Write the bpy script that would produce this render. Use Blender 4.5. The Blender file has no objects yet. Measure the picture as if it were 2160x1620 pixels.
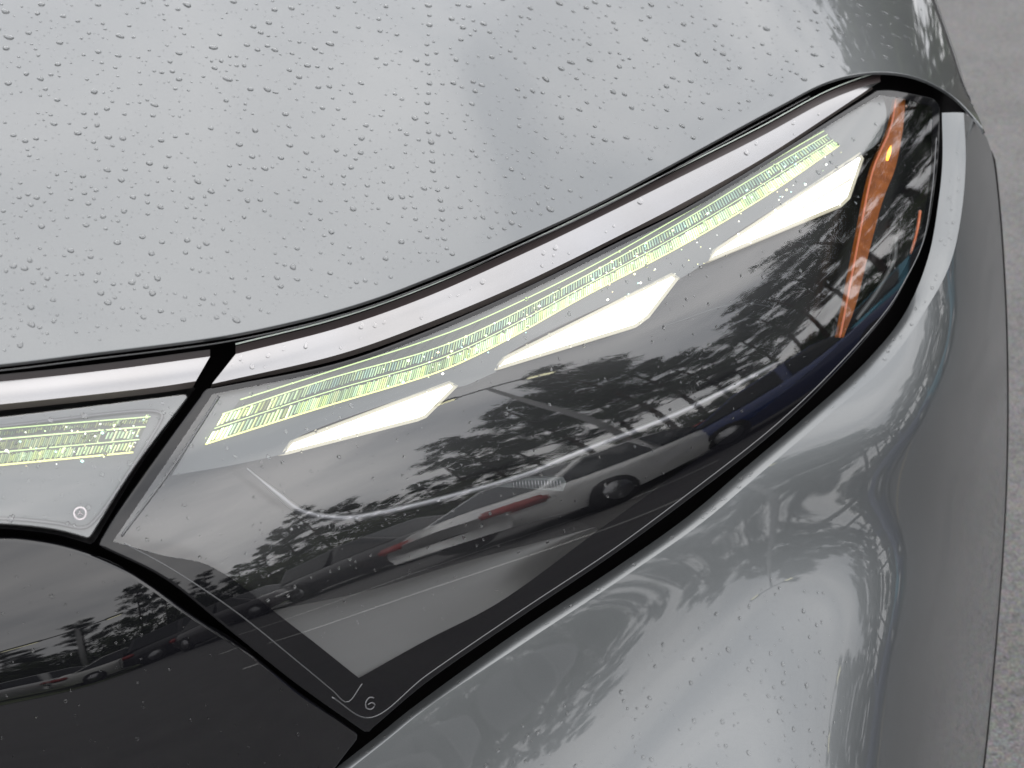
import bpy, bmesh, math, random
import numpy as np
from mathutils import Vector, Matrix
from mathutils.geometry import delaunay_2d_cdt
R = math.radians
rng = random.Random(7)
nprng = np.random.default_rng(7)
sc = bpy.context.scene
COL = sc.collection

# ------------------------------------------------------------------ camera
W, H = 2160.0, 1620.0                  # size of the photograph, used to survey outlines
HF, YAW, PITCH, DIST = 44.0, 12.0, 35.0, 0.86
tx = math.tan(R(HF / 2)); ty = tx * H / W
cy, sy, cp, sp = math.cos(R(YAW)), math.sin(R(YAW)), math.cos(R(PITCH)), math.sin(R(PITCH))
FWD = np.array([cp * sy, cp * cy, -sp]); RIGHT = np.array([cy, -sy, 0.0]); UP = np.cross(RIGHT, FWD)
CAM = np.array([0.58, 0.0, 0.82]) - FWD * DIST
cam = bpy.data.cameras.new('camera'); camo = bpy.data.objects.new('camera', cam); COL.objects.link(camo)
camo.location = CAM; camo.rotation_euler = (R(90 - PITCH), 0, R(-YAW))
cam.angle_x = R(HF); cam.sensor_fit = 'HORIZONTAL'; cam.clip_start = 0.02; cam.clip_end = 2000
cam.dof.use_dof = True; cam.dof.focus_distance = 0.88; cam.dof.aperture_fstop = 11.0
sc.camera = camo
# ------------------------------------------------------------------ sky, sun, exposure
SUN_EL, SUN_AZ = 80.0, 60.0            # azimuth measured from -Y towards +X
world = bpy.data.worlds.new('World'); sc.world = world; world.use_nodes = True
nt = world.node_tree; nt.nodes.clear()
def wn(t, **k):
    n = nt.nodes.new(t)
    for a, b in k.items(): setattr(n, a, b)
    return n
wout = wn('ShaderNodeOutputWorld'); wbg = wn('ShaderNodeBackground'); wbg.inputs[1].default_value = 0.1
sky = wn('ShaderNodeTexSky', sky_type='NISHITA'); sky.sun_disc = False
sky.sun_elevation = R(SUN_EL); sky.sun_rotation = R(180 - SUN_AZ); sky.dust_density = 2.0
tc = wn('ShaderNodeTexCoord'); mp = wn('ShaderNodeMapping'); mp.inputs['Scale'].default_value = (1.0, 1.0, 3.2)
nz = wn('ShaderNodeTexNoise'); nz.noise_dimensions = '4D'; nz.inputs['W'].default_value = 10.01; nz.inputs['Scale'].default_value = 2.0; nz.inputs['Detail'].default_value = 7; nz.inputs['Roughness'].default_value = 0.52; nz.inputs['Distortion'].default_value = 0.5
rp = wn('ShaderNodeValToRGB'); rp.color_ramp.elements[0].position = 0.36; rp.color_ramp.elements[1].position = 0.64
rp.color_ramp.elements[0].color = (9.0, 9.3, 9.9, 1); rp.color_ramp.elements[1].color = (17.6, 17.3, 17.2, 1)
mx = wn('ShaderNodeMix', data_type='RGBA'); mx.inputs[0].default_value = 0.93
L = nt.links.new
L(tc.outputs['Generated'], mp.inputs[0]); L(mp.outputs[0], nz.inputs['Vector']); L(nz.outputs['Fac'], rp.inputs[0])
sx_ = wn('ShaderNodeSeparateXYZ'); ma = wn('ShaderNodeMath', operation='MULTIPLY_ADD'); ma.inputs[1].default_value = 0.32; ma.inputs[2].default_value = 0.80; vm = wn('ShaderNodeVectorMath', operation='SCALE')
L(tc.outputs['Generated'], sx_.inputs[0]); L(sx_.outputs['Z'], ma.inputs[0]); L(rp.outputs[0], vm.inputs[0]); L(ma.outputs[0], vm.inputs['Scale'])
L(sky.outputs[0], mx.inputs[6]); L(vm.outputs[0], mx.inputs[7]); L(mx.outputs[2], wbg.inputs[0]); L(wbg.outputs[0], wout.inputs[0])
sl = bpy.data.lights.new('sun', 'SUN'); sl.energy = 0.7; sl.angle = R(160); sl.color = (1.0, 0.97, 0.93)
slo = bpy.data.objects.new('sun', sl); COL.objects.link(slo)
sd = Vector((math.cos(R(SUN_EL)) * math.sin(R(SUN_AZ)), -math.cos(R(SUN_EL)) * math.cos(R(SUN_AZ)), math.sin(R(SUN_EL))))
slo.rotation_euler = sd.to_track_quat('Z', 'Y').to_euler(); slo.location = (3, -4, 9)
vs = sc.view_settings; vs.view_transform = 'Standard'; vs.look = 'None'; vs.gamma = 1.0; vs.use_curve_mapping = False
vs.exposure = 0.75
sc.cycles.max_bounces = 14; sc.cycles.transparent_max_bounces = 16; sc.cycles.glossy_bounces = 6; sc.cycles.transmission_bounces = 8
sc.cycles.sample_clamp_indirect = 6.0

# ------------------------------------------------------------------ materials
MAT = {}
def mat(name, base=(0.5, 0.5, 0.5), rough=0.5, metal=0.0, coat=0.0, coat_rough=0.03, spec=0.5, emis=None, es=0.0, ior=1.5, trans=0.0):
    m = bpy.data.materials.new(name); m.use_nodes = True; b = m.node_tree.nodes['Principled BSDF']
    b.inputs['Base Color'].default_value = (*base, 1); b.inputs['Roughness'].default_value = rough; b.inputs['Metallic'].default_value = metal
    b.inputs['Coat Weight'].default_value = coat; b.inputs['Coat Roughness'].default_value = coat_rough; b.inputs['Specular IOR Level'].default_value = spec
    b.inputs['IOR'].default_value = ior; b.inputs['Transmission Weight'].default_value = trans
    if emis: b.inputs['Emission Color'].default_value = (*emis, 1); b.inputs['Emission Strength'].default_value = es
    MAT[name] = m; return m
def nodes(m):
    t = m.node_tree; return t, t.nodes, t.links.new, t.nodes['Principled BSDF']
def noise_tint(m, scale, lo, hi, detail=4, bump=0.0, dist=0.001):
    t, n, l, b = nodes(m)
    c = n.new('ShaderNodeTexCoord'); z = n.new('ShaderNodeTexNoise'); z.inputs['Scale'].default_value = scale; z.inputs['Detail'].default_value = detail
    r = n.new('ShaderNodeValToRGB'); r.color_ramp.elements[0].position = 0.3; r.color_ramp.elements[1].position = 0.7
    r.color_ramp.elements[0].color = (*lo, 1); r.color_ramp.elements[1].color = (*hi, 1)
    l(c.outputs['Object'], z.inputs['Vector']); l(z.outputs['Fac'], r.inputs[0]); l(r.outputs[0], b.inputs['Base Color'])
    if bump:
        u = n.new('ShaderNodeBump'); u.inputs['Strength'].default_value = bump; u.inputs['Distance'].default_value = dist
        l(z.outputs['Fac'], u.inputs['Height']); l(u.outputs[0], b.inputs['Normal'])
    return m
def paint(name, base, rough=0.42, metal=0.85, flake=True):
    m = mat(name, base, rough, metal, coat=1.0, coat_rough=0.015)
    t, n, l, b = nodes(m)
    c = n.new('ShaderNodeTexCoord'); z = n.new('ShaderNodeTexNoise'); z.inputs['Scale'].default_value = 2600; z.inputs['Detail'].default_value = 1
    h = n.new('ShaderNodeMixRGB'); h.inputs[1].default_value = (*[x * 0.84 for x in base], 1); h.inputs[2].default_value = (*[min(1, x * 1.16) for x in base], 1)
    l(c.outputs['Object'], z.inputs['Vector']); l(z.outputs['Fac'], h.inputs[0]); l(h.outputs[0], b.inputs['Base Color'])
    return m
paint('silver_paint', (0.118, 0.125, 0.129), 0.40)
mat('black_gloss', (0.004, 0.004, 0.005), 0.0, spec=0.68)
mat('black_satin', (0.006, 0.006, 0.007), 0.35)
mat('gap_black', (0.003, 0.0025, 0.003), 0.8, spec=0.1)
mat('seal_brown', (0.022, 0.015, 0.015), 0.45)
noise_tint(mat('trim_metal', (0.33, 0.33, 0.34), 0.24, 1.0, coat=0.6), 9, (0.24, 0.235, 0.235), (0.27, 0.27, 0.28))
mat('seal_edge', (0.42, 0.47, 0.43), 0.3, coat=0.5)
mat('trim_bevel', (0.20, 0.175, 0.165), 0.35, 0.7)
mat('housing_black', (0.006, 0.006, 0.007), 0.22)
mat('bezel_grey', (0.075, 0.082, 0.082), 0.32, coat=0.3)
mat('fill_grey', (0.068, 0.068, 0.067), 0.4, 0.9)  # for the added sheet that lifts the reflection in the lower lens corner
mat('bezel_dark', (0.028, 0.030, 0.030), 0.3)
mat('chrome_line', (0.20, 0.20, 0.21), 0.3, 0.6)
mat('band_base', (0.022, 0.027, 0.022), 0.25, emis=(0.40, 0.52, 0.22), es=0.02)
mat('blade_white', (0.8, 0.8, 0.75), 0.4, emis=(1.0, 0.96, 0.84), es=2.6)
mat('blade_rim', (0.30, 0.29, 0.24), 0.3, emis=(1.0, 0.86, 0.50), es=0.13)
mat('line_green', (0.3, 0.4, 0.25), 0.3, emis=(0.70, 0.92, 0.34), es=0.62)
mat('line_yellow', (0.4, 0.4, 0.2), 0.3, emis=(0.95, 0.95, 0.30), es=0.75)
noise_tint(mat('amber', (0.27, 0.08, 0.014), 0.22, coat=0.4), 120, (0.16, 0.044, 0.008), (0.27, 0.08, 0.014), 2, 0.35, 0.002)
mat('amber_edge', (0.48, 0.13, 0.05), 0.3)
mat('amber_lit', (0.9, 0.4, 0.02), 0.3, emis=(1.0, 0.46, 0.03), es=2.2)
mat('white_mark', (0.10, 0.10, 0.105), 0.5)
mat('emblem_metal', (0.5, 0.47, 0.48), 0.25, 0.3)
mat('bead_clear', (0.07, 0.072, 0.075), 0.15, 0.3, coat=0.4)
def lens_mat(name, f0, tint=(1, 1, 1)):
    m = bpy.data.materials.new(name); m.use_nodes = True; t = m.node_tree; n = t.nodes; l = t.links.new; n.clear()
    o = n.new('ShaderNodeOutputMaterial'); tr = n.new('ShaderNodeBsdfTransparent'); tr.inputs[0].default_value = (*tint, 1)
    gl = n.new('ShaderNodeBsdfGlossy'); gl.inputs['Roughness'].default_value = 0.0
    g = n.new('ShaderNodeNewGeometry'); d = n.new('ShaderNodeVectorMath'); d.operation = 'DOT_PRODUCT'
    a = n.new('ShaderNodeMath'); a.operation = 'ABSOLUTE'; s = n.new('ShaderNodeMath'); s.operation = 'SUBTRACT'; s.inputs[0].default_value = 1.0
    p = n.new('ShaderNodeMath'); p.operation = 'POWER'; p.inputs[1].default_value = 4.2
    q_ = n.new('ShaderNodeMath'); q_.operation = 'MULTIPLY_ADD'; q_.inputs[1].default_value = 1 - f0; q_.inputs[2].default_value = f0
    mi = n.new('ShaderNodeMixShader')
    l(g.outputs['Incoming'], d.inputs[0]); l(g.outputs['Normal'], d.inputs[1]); l(d.outputs['Value'], a.inputs[0]); l(a.outputs[0], s.inputs[1])
    l(s.outputs[0], p.inputs[0]); l(p.outputs[0], q_.inputs[0]); l(q_.outputs[0], mi.inputs[0]); l(tr.outputs[0], mi.inputs[1]); l(gl.outputs[0], mi.inputs[2]); l(mi.outputs[0], o.inputs[0])
    MAT[name] = m; return m
lens_mat('lens_clear', 0.118, (0.93, 0.94, 0.95))
mat('lens_border', (0.004, 0.004, 0.005), 0.02, spec=0.45)
mat('water', (1, 1, 1), 0.0, ior=1.33, trans=1.0)
# lit ribs carry a per-rib colour
m = mat('rib_light', (0.5, 0.55, 0.4), 0.15)
t, n, l, b = nodes(m); at = n.new('ShaderNodeAttribute'); at.attribute_name = 'glow'
l(at.outputs['Color'], b.inputs['Emission Color']); b.inputs['Emission Strength'].default_value = 1.0
l(at.outputs['Color'], b.inputs['Base Color'])

# ------------------------------------------------------------------ mesh helpers
def link(name, me, material, parent=None, smooth=True):
    o = bpy.data.objects.new(name, me); COL.objects.link(o)
    if material: me.materials.append(MAT[material])
    if parent: o.parent = parent
    if smooth and len(me.polygons): me.polygons.foreach_set('use_smooth', [True] * len(me.polygons))
    return o
def pymesh(name, V, F, material, parent=None, smooth=True, N=None):
    me = bpy.data.meshes.new(name); me.from_pydata([tuple(map(float, v)) for v in V], [], [tuple(int(i) for i in f) for f in F]); me.update()
    o = link(name, me, material, parent, smooth)
    if N is not None: me.normals_split_custom_set_from_vertices([tuple(map(float, x)) for x in N])
    return o
def empty(name, loc=(0, 0, 0), rz=0.0, parent=None):
    o = bpy.data.objects.new(name, None); COL.objects.link(o); o.location = loc; o.rotation_euler = (0, 0, rz); o.empty_display_size = 0.1
    if parent: o.parent = parent
    return o
def tag(o, label=None, cat=None, group=None, kind=None):
    if label: o['label'] = label
    if cat: o['category'] = cat
    if group: o['group'] = group
    if kind: o['kind'] = kind
    return o

# ------------------------------------------------------------------ body surfaces: smooth depth splines along surveyed sight lines
QU = RIGHT * (2 * tx / W); QV = -UP * (2 * ty / H)
def q(u, v):
    u = np.asarray(u, float); v = np.asarray(v, float)
    return FWD + np.multiply.outer(u - W / 2, QU) + np.multiply.outer(v - H / 2, QV)
def dirv(az, el):
    a, e = R(az), R(el); return np.array([math.cos(e) * math.sin(a), -math.cos(e) * math.cos(a), math.sin(e)])
def bas(t, n):
    t = np.clip(np.asarray(t, float), 0, n - 3 - 1e-9); i = np.floor(t).astype(int); f = t - i
    w = np.stack([(1 - f) ** 3 / 6, (3 * f ** 3 - 6 * f * f + 4) / 6, (-3 * f ** 3 + 3 * f * f + 3 * f + 1) / 6, f ** 3 / 6], -1)
    d = np.stack([-(1 - f) ** 2 / 2, (9 * f * f - 12 * f) / 6, (-9 * f * f + 6 * f + 3) / 6, f * f / 2], -1)
    return i, w, d
DOM = (-900, 2660, -500, 2380)
class Surf:
    def __init__(s, nx, ny):
        s.nx, s.ny = nx, ny; s.hx = (DOM[1] - DOM[0]) / (nx - 3); s.hy = (DOM[3] - DOM[2]) / (ny - 3)
    def wts(s, u, v):
        iu, wu, du = bas((np.asarray(u, float) - DOM[0]) / s.hx, s.nx); iv, wv, dv = bas((np.asarray(v, float) - DOM[2]) / s.hy, s.ny)
        return iu, iv, wu, wv, du / s.hx, dv / s.hy
    def row(s, u, v):
        iu, iv, wu, wv, du, dv = s.wts(u, v); out = np.zeros((3, s.nx * s.ny))
        for a in range(4):
            for b_ in range(4):
                k = (iv + b_) * s.nx + iu + a
                out[0, k] = wu[a] * wv[b_]; out[1, k] = du[a] * wv[b_]; out[2, k] = wu[a] * dv[b_]
        return out
    def fit(s, nrm, pos, smooth=1.0, second=0.02):
        N = s.nx * s.ny; M = np.zeros((N, N)); y = np.zeros(N)
        def add_row(r_, val):
            nz_ = np.nonzero(r_)[0]; M[np.ix_(nz_, nz_)] += np.outer(r_[nz_], r_[nz_]); y[nz_] += r_[nz_] * val
        for (u, v, az, el, *w) in nrm:      # what the surface mirrors at this spot: azimuth, elevation
            k = 300 * (w[0] if w else 1.0); d = q(u, v); n_ = dirv(az, el) - d / np.linalg.norm(d); n_ /= np.linalg.norm(n_); r_ = s.row(u, v); k *= min(3.0, 0.75 / abs(d @ n_))
            add_row(k * r_[1] * (d @ n_), -k * (QU @ n_)); add_row(k * r_[2] * (d @ n_), -k * (QV @ n_))
        for (u, v, val, *w) in pos: add_row((w[0] if w else 1.0) * s.row(u, v)[0], (w[0] if w else 1.0) * val)
        ix = np.arange(N).reshape(s.ny, s.nx)
        def stencil(kx, ky, wt):            # smoothness: weighted differences of the spline net
            K_ = np.outer(ky, kx); hh, ww = K_.shape; items = [(j, i, K_[j, i]) for j in range(hh) for i in range(ww) if K_[j, i]]
            for (j, i, a) in items:
                A_ = ix[j:s.ny - hh + 1 + j, i:s.nx - ww + 1 + i].ravel()
                for (j2, i2, b_) in items: np.add.at(M, (A_, ix[j2:s.ny - hh + 1 + j2, i2:s.nx - ww + 1 + i2].ravel()), a * b_ * wt * wt)
        d0, d1, d2, d3 = [1.0], [-1.0, 1.0], [1.0, -2.0, 1.0], [-1.0, 3.0, -3.0, 1.0]; g = smooth * (100 / s.hx) ** 2; g2 = second * 100 / s.hx
        stencil(d3, d0, g); stencil(d0, d3, g); stencil(d2, d1, 1.7 * g); stencil(d1, d2, 1.7 * g)
        stencil(d2, d0, g2); stencil(d0, d2, g2); stencil(d1, d1, 1.4 * g2)
        s.c = np.linalg.solve(M + 1e-12 * np.eye(N), y).reshape(s.ny, s.nx); return s
    def ev(s, u, v):
        iu, iv, wu, wv, du, dv = s.wts(u, v); S = Su = Sv = 0.0
        for a in range(4):
            for b_ in range(4):
                c_ = s.c[iv + b_, iu + a]; S = S + c_ * wu[..., a] * wv[..., b_]; Su = Su + c_ * du[..., a] * wv[..., b_]; Sv = Sv + c_ * wu[..., a] * dv[..., b_]
        if s.crease is not None:               # pressed ridge: gaussian across a line, fading along it
            (x0, y0, x1, y1, wd, amp) = s.crease; L_ = math.hypot(x1 - x0, y1 - y0); ex, ey = (x1 - x0) / L_, (y1 - y0) / L_
            t_ = (u - x0) * ex + (v - y0) * ey; d = -(u - x0) * ey + (v - y0) * ex; w_ = wd * (1 + 0.8 * np.clip(t_ / L_, 0, 1.5)); fade = 0.5 - 0.5 * np.tanh((t_ - L_) / (0.28 * L_))
            g = -amp / DIST * np.exp(-(d / w_) ** 2) * fade; gd = g * (-2 * d / w_ ** 2); gt = g * (-(0.5 / (0.28 * L_)) / np.cosh((t_ - L_) / (0.28 * L_)) ** 2 / np.maximum(fade, 1e-6))
            S = S + g; Su = Su + gt * ex - gd * ey; Sv = Sv + gt * ey + gd * ex
        return S, Su, Sv
    crease = None
    def ls(s, u, v): return float(s.ev(np.array(float(u)), np.array(float(v)))[0])
    def pt(s, u, v, off=0.0):
        S, _, _ = s.ev(u, v); qq = q(u, v); return CAM + (np.exp(S) + off / np.linalg.norm(qq, axis=-1))[..., None] * qq
    def nm(s, u, v):
        S, Su, Sv = s.ev(u, v); qq = q(u, v); n_ = np.cross(Sv[..., None] * qq + QV, Su[..., None] * qq + QU)
        n_ /= np.linalg.norm(n_, axis=-1, keepdims=True); return np.where((np.sum(n_ * qq, -1) > 0)[..., None], -n_, n_)
PX = DIST * 2 * tx / W                   # metres per surveyed pixel at the lamp

# ------------------------------------------------------------------ surveyed curves
def cr(pts, step=9.0):
    P = np.array(pts, float)
    if len(P) == 2: out = P
    else:
        E = np.vstack([2 * P[0] - P[1], P, 2 * P[-1] - P[-2]]); o = []
        for i in range(1, len(E) - 2):
            p0, p1, p2, p3 = E[i - 1:i + 3]; k = [0.0]
            for a, b_ in ((p0, p1), (p1, p2), (p2, p3)): k.append(k[-1] + max(np.linalg.norm(b_ - a), 1e-6) ** 0.5)
            for t_ in np.linspace(k[1], k[2], 14, endpoint=False):
                A1 = (k[1] - t_) / (k[1] - k[0]) * p0 + (t_ - k[0]) / (k[1] - k[0]) * p1; A2 = (k[2] - t_) / (k[2] - k[1]) * p1 + (t_ - k[1]) / (k[2] - k[1]) * p2
                A3 = (k[3] - t_) / (k[3] - k[2]) * p2 + (t_ - k[2]) / (k[3] - k[2]) * p3
                B1 = (k[2] - t_) / (k[2] - k[0]) * A1 + (t_ - k[0]) / (k[2] - k[0]) * A2; B2 = (k[3] - t_) / (k[3] - k[1]) * A2 + (t_ - k[1]) / (k[3] - k[1]) * A3
                o.append((k[2] - t_) / (k[2] - k[1]) * B1 + (t_ - k[1]) / (k[2] - k[1]) * B2)
        out = np.vstack(o + [P[-1:]])
    d = np.concatenate([[0], np.cumsum(np.linalg.norm(np.diff(out, axis=0), axis=1))]); n_ = max(1, int(round(d[-1] / step)))
    s_ = np.linspace(0, d[-1], n_ + 1); return np.stack([np.interp(s_, d, out[:, 0]), np.interp(s_, d, out[:, 1])], 1)
def along(curve, t):
    d = np.concatenate([[0], np.cumsum(np.linalg.norm(np.diff(curve, axis=0), axis=1))]); s_ = np.asarray(t) * d[-1]
    return np.stack([np.interp(s_, d, curve[:, 0]), np.interp(s_, d, curve[:, 1])], -1)
def ring(*segs, step=9.0):
    o = []
    for s_ in segs: o.append(cr(s_, step)[:-1])
    return np.vstack(o)
def area(P): return 0.5 * np.sum(P[:, 0] * np.roll(P[:, 1], -1) - np.roll(P[:, 0], -1) * P[:, 1])
def inset(P, d):
    if d == 0: return P
    a = P - np.roll(P, 1, 0); b_ = np.roll(P, -1, 0) - P
    a /= np.linalg.norm(a, axis=1, keepdims=True) + 1e-9; b_ /= np.linalg.norm(b_, axis=1, keepdims=True) + 1e-9
    sg = 1.0 if area(P) > 0 else -1.0
    na = np.stack([-a[:, 1], a[:, 0]], 1) * sg; nb = np.stack([-b_[:, 1], b_[:, 0]], 1) * sg
    m_ = na + nb; L2 = np.linalg.norm(m_, axis=1, keepdims=True); m_ /= L2 + 1e-9; k = 1 / np.clip(np.sum(m_ * na, 1, keepdims=True), 0.55, 1)
    return P + m_ * d * k
def inside(P, X):
    r_ = np.zeros(len(X), bool); j = len(P) - 1
    for i in range(len(P)):
        c_ = ((P[i, 1] > X[:, 1]) != (P[j, 1] > X[:, 1])) & (X[:, 0] < (P[j, 0] - P[i, 0]) * (X[:, 1] - P[i, 1]) / (P[j, 1] - P[i, 1] + 1e-12) + P[i, 0]); r_ ^= c_; j = i
    return r_
def bdist(P, X):
    d = np.full(len(X), 1e9); Q = np.roll(P, -1, 0)
    for a, b_ in zip(P, Q):
        ab = b_ - a; t_ = np.clip(((X - a) @ ab) / (ab @ ab + 1e-12), 0, 1); d = np.minimum(d, np.linalg.norm(X - a - t_[:, None] * ab, axis=1))
    return d
def tri(P, step):
    lo, hi = P.min(0), P.max(0); gx = np.arange(lo[0], hi[0], step); gy = np.arange(lo[1], hi[1], step * 0.87)
    X = np.array([(x + (step / 2 if k % 2 else 0), y) for k, y in enumerate(gy) for x in gx]).reshape(-1, 2)
    if len(X): X = X[inside(P, X)]
    if len(X): X = X[bdist(P, X) > step * 0.55]
    n_ = len(P); allp = np.vstack([P, X]) if len(X) else P
    vs_, _, fs, ov, _, _ = delaunay_2d_cdt([Vector(p) for p in allp], [(i, (i + 1) % n_) for i in range(n_)], [], 1, 1e-4)
    V = np.array([tuple(v) for v in vs_]); mp_ = {}
    for j, o in enumerate(ov):
        for i in o: mp_.setdefault(i, j)
    return V, [tuple(f) for f in fs], [mp_[i] for i in range(n_)]
def sheet(name, P, S, material, parent, step=16, off=0.0, hem=0.0, skirt=0.0, K=5, extra=None, hem_angle=90):
    """a panel on surface S with outline P: rounded hem of radius hem, edge turned back by skirt"""
    Pi = inset(P, hem / PX * math.sin(R(hem_angle))) if hem else P
    uv, F, bd = tri(Pi, step); V = S.pt(uv[:, 0], uv[:, 1], off); N = S.nm(uv[:, 0], uv[:, 1]); F = [list(f) for f in F]
    if F:
        f = F[0]; g = np.cross(V[f[1]] - V[f[0]], V[f[2]] - V[f[0]])
        if g @ N[f[0]] < 0: F = [f[::-1] for f in F]
    V = list(V); Nl = list(N); n_ = len(bd)
    if hem or skirt:
        B = np.array([V[i] for i in bd]); Nb = np.array([N[i] for i in bd]); t_ = np.roll(B, -1, 0) - np.roll(B, 1, 0)
        O = np.cross(t_, Nb); O /= np.linalg.norm(O, axis=1, keepdims=True) + 1e-12
        Pin = inset(P, hem / PX + 6); c_ = S.pt(Pin[:, 0], Pin[:, 1], off) - B
        if np.mean(np.sum(c_ * O, 1)) > 0: O = -O
        prev = list(bd); rows = []
        if hem:
            for k in range(1, K + 1):
                th = R(hem_angle) * k / K; rows.append((B + hem * (math.sin(th) * O - (1 - math.cos(th)) * Nb), math.cos(th) * Nb + math.sin(th) * O))
        base = rows[-1][0] if rows else B
        if skirt:
            rows.append((base - 0.0002 * Nb, O.copy())); rows.append((base - skirt * Nb, O.copy()))
        for (pp, nn) in rows:
            cur = list(range(len(V), len(V) + n_)); V += list(pp); Nl += list(nn)
            for i in range(n_):
                j = (i + 1) % n_; f = [prev[i], prev[j], cur[j], cur[i]]
                g = np.cross(np.array(V[f[1]]) - V[f[0]], np.array(V[f[3]]) - V[f[0]])
                if g @ (Nl[f[2]] + Nl[f[1]]) < 0: f = f[::-1]
                F.append(f)
            prev = cur
    if extra is not None:
        k = len(V); V += list(extra[0]); F += [[i + k for i in f] for f in extra[1]]; Nl += list(extra[2])
    return pymesh(name, V, F, material, parent, True, Nl)
def grid_faces(nr, nc, base=0):
    return [[base + r_ * nc + c_, base + r_ * nc + c_ + 1, base + (r_ + 1) * nc + c_ + 1, base + (r_ + 1) * nc + c_] for r_ in range(nr - 1) for c_ in range(nc - 1)]
def grid_normals(G):
    du = np.gradient(G, axis=1); dv = np.gradient(G, axis=0); n_ = np.cross(du, dv); n_ /= np.linalg.norm(n_, axis=-1, keepdims=True) + 1e-12
    return n_
def loft(G, toward=None):
    """rows x columns x 3 -> verts, faces, normals turned towards a point"""
    G = np.asarray(G); n_ = grid_normals(G); F = grid_faces(G.shape[0], G.shape[1])
    tw = CAM if toward is None else np.asarray(toward)
    if np.mean(np.sum((tw - G) * n_, -1)) < 0: n_ = -n_; F = [f[::-1] for f in F]
    V = G.reshape(-1, 3); f = F[0]; g = np.cross(V[f[1]] - V[f[0]], V[f[3]] - V[f[0]])
    if g @ n_.reshape(-1, 3)[f[0]] < 0: F = [f[::-1] for f in F]
    return V, F, n_.reshape(-1, 3)
def tube(name, C, r_, material, parent=None, sides=8, closed=False):
    C = np.asarray(C, float); n_ = len(C); rr = np.broadcast_to(np.asarray(r_, float), (n_,)); V = []; F = []
    T = np.gradient(C, axis=0) if not closed else np.roll(C, -1, 0) - np.roll(C, 1, 0); up = np.array([0, 0, 1.0])
    for i in range(n_):
        t_ = T[i] / (np.linalg.norm(T[i]) + 1e-12)
        a = np.cross(t_, up) if abs(t_[2]) < 0.95 else np.cross(t_, [1.0, 0, 0]); a /= np.linalg.norm(a); b_ = np.cross(a, t_)
        for k in range(sides):
            th = 2 * math.pi * k / sides; V.append(C[i] + rr[i] * (math.cos(th) * a + math.sin(th) * b_))
    for i in range(n_ if closed else n_ - 1):
        for k in range(sides):
            j = (i + 1) % n_; F.append((i * sides + k, i * sides + (k + 1) % sides, j * sides + (k + 1) % sides, j * sides + k))
    if not closed: F += [tuple(range(sides))[::-1], tuple((n_ - 1) * sides + k for k in range(sides))]
    return pymesh(name, V, F, material, parent) if name else (V, F)

# ------------------------------------------------------------------ fit the four body surfaces
LENS = [(500, 1260, 31, 0), (850, 1140, 43, 0), (1200, 1030, 55, 0), (1440, 945, 64, 0), (1680, 820, 77, 0), (1830, 690, 88, 0), (1920, 560, 98, 0),
        (1010, 800, 57, 22), (1400, 700, 73, 22), (1660, 480, 85, 30), (1800, 400, 94, 28), (640, 1090, 36, 13), (480, 870, 30, 46), (300, 1130, 22, 24), (1300, 560, 76, 40), (800, 750, 50, 45),
        (1750, 260, 92, 44), (1900, 230, 100, 30), (760, 1400, 40, -20), (1100, 1250, 52, -17), (1500, 1030, 68, -13), (100, 1050, 14, 34), (100, 900, 14, 48), (0, 1100, 10, 30)]
FS = Surf(27, 21).fit(LENS, [(1080, 810, math.log(DIST), 50)], 1.2)
HOOD_EDGE = [(-800, 818), (-420, 798), (-200, 785), (0, 769), (180, 747), (420, 717), (500, 704), (600, 683), (700, 658), (800, 627), (900, 589), (1000, 548), (1100, 504), (1200, 459), (1300, 410), (1400, 357), (1640, 227), (1740, 176), (1807, 158), (1873, 154), (1940, 167), (2007, 203), (2057, 253), (2081, 286)]
GRILLE_TOP = [(-800, 1185), (-420, 1152), (-200, 1140), (0, 1136), (48, 1138), (148, 1156), (259, 1200), (319, 1237), (407, 1300), (519, 1372), (630, 1460), (704, 1511), (750, 1543)]
LB = [(395, 1990), (560, 1785), (700, 1655), (818, 1560), (900, 1494), (1100, 1360), (1330, 1208), (1480, 1103), (1600, 1002), (1740, 882), (1873, 765), (1955, 650), (2004, 557), (2027, 457), (2037, 340), (2033, 238)]
LA = [(355, 1975), (520, 1770), (664, 1655), (791, 1556), (868, 1494), (1078, 1342), (1300, 1196), (1450, 1090), (1570, 988), (1700, 878), (1827, 762), (1907, 663), (1957, 547), (1980, 423), (1988, 340), (1987, 238)]
la, lb = cr(LA), cr(LB)
pos = [(u, v, FS.ls(u, v) - 0.005 / DIST, 40) for (u, v) in along(cr(HOOD_EDGE), np.linspace(0.22, 0.93, 14))]
HOODN = [(-200, 300, 176, 52), (300, 100, 174, 48), (300, 350, 172, 56), (300, 600, 170, 66), (100, 720, 160, 74), (900, 100, 165, 50), (900, 400, 160, 62), (1000, 500, 150, 66),
         (1500, 50, 152, 46), (1500, 200, 145, 52), (1300, 380, 140, 60), (1800, 30, 142, 33), (1760, 140, 138, 42), (1880, 60, 140, 22), (1940, 60, 140, 8), (1960, 140, 136, 6), (1880, 140, 132, 24), (2010, 200, 134, -4),
         (300, -200, 176, 42), (1200, -200, 160, 42)]
HS = Surf(33, 27).fit(HOODN, pos, 0.6)
HS.crease = (1200, -160, 840, 250, 62, 0.0030)
pos = [(u, v, FS.ls(u, v) + 0.003 / DIST, 30) for (u, v) in along(cr(GRILLE_TOP), np.linspace(0.3, 1.0, 9))]
GRN = [(0, 1430, 8, 0), (200, 1402, 15, 0), (450, 1345, 26, 0), (0, 1150, 9, 22), (200, 1180, 14, 18), (120, 1290, 12, 9), (330, 1260, 20, 11), (0, 1600, 8, -13), (400, 1600, 22, -18), (650, 1560, 34, -14), (300, 1500, 19, -9)]
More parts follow.
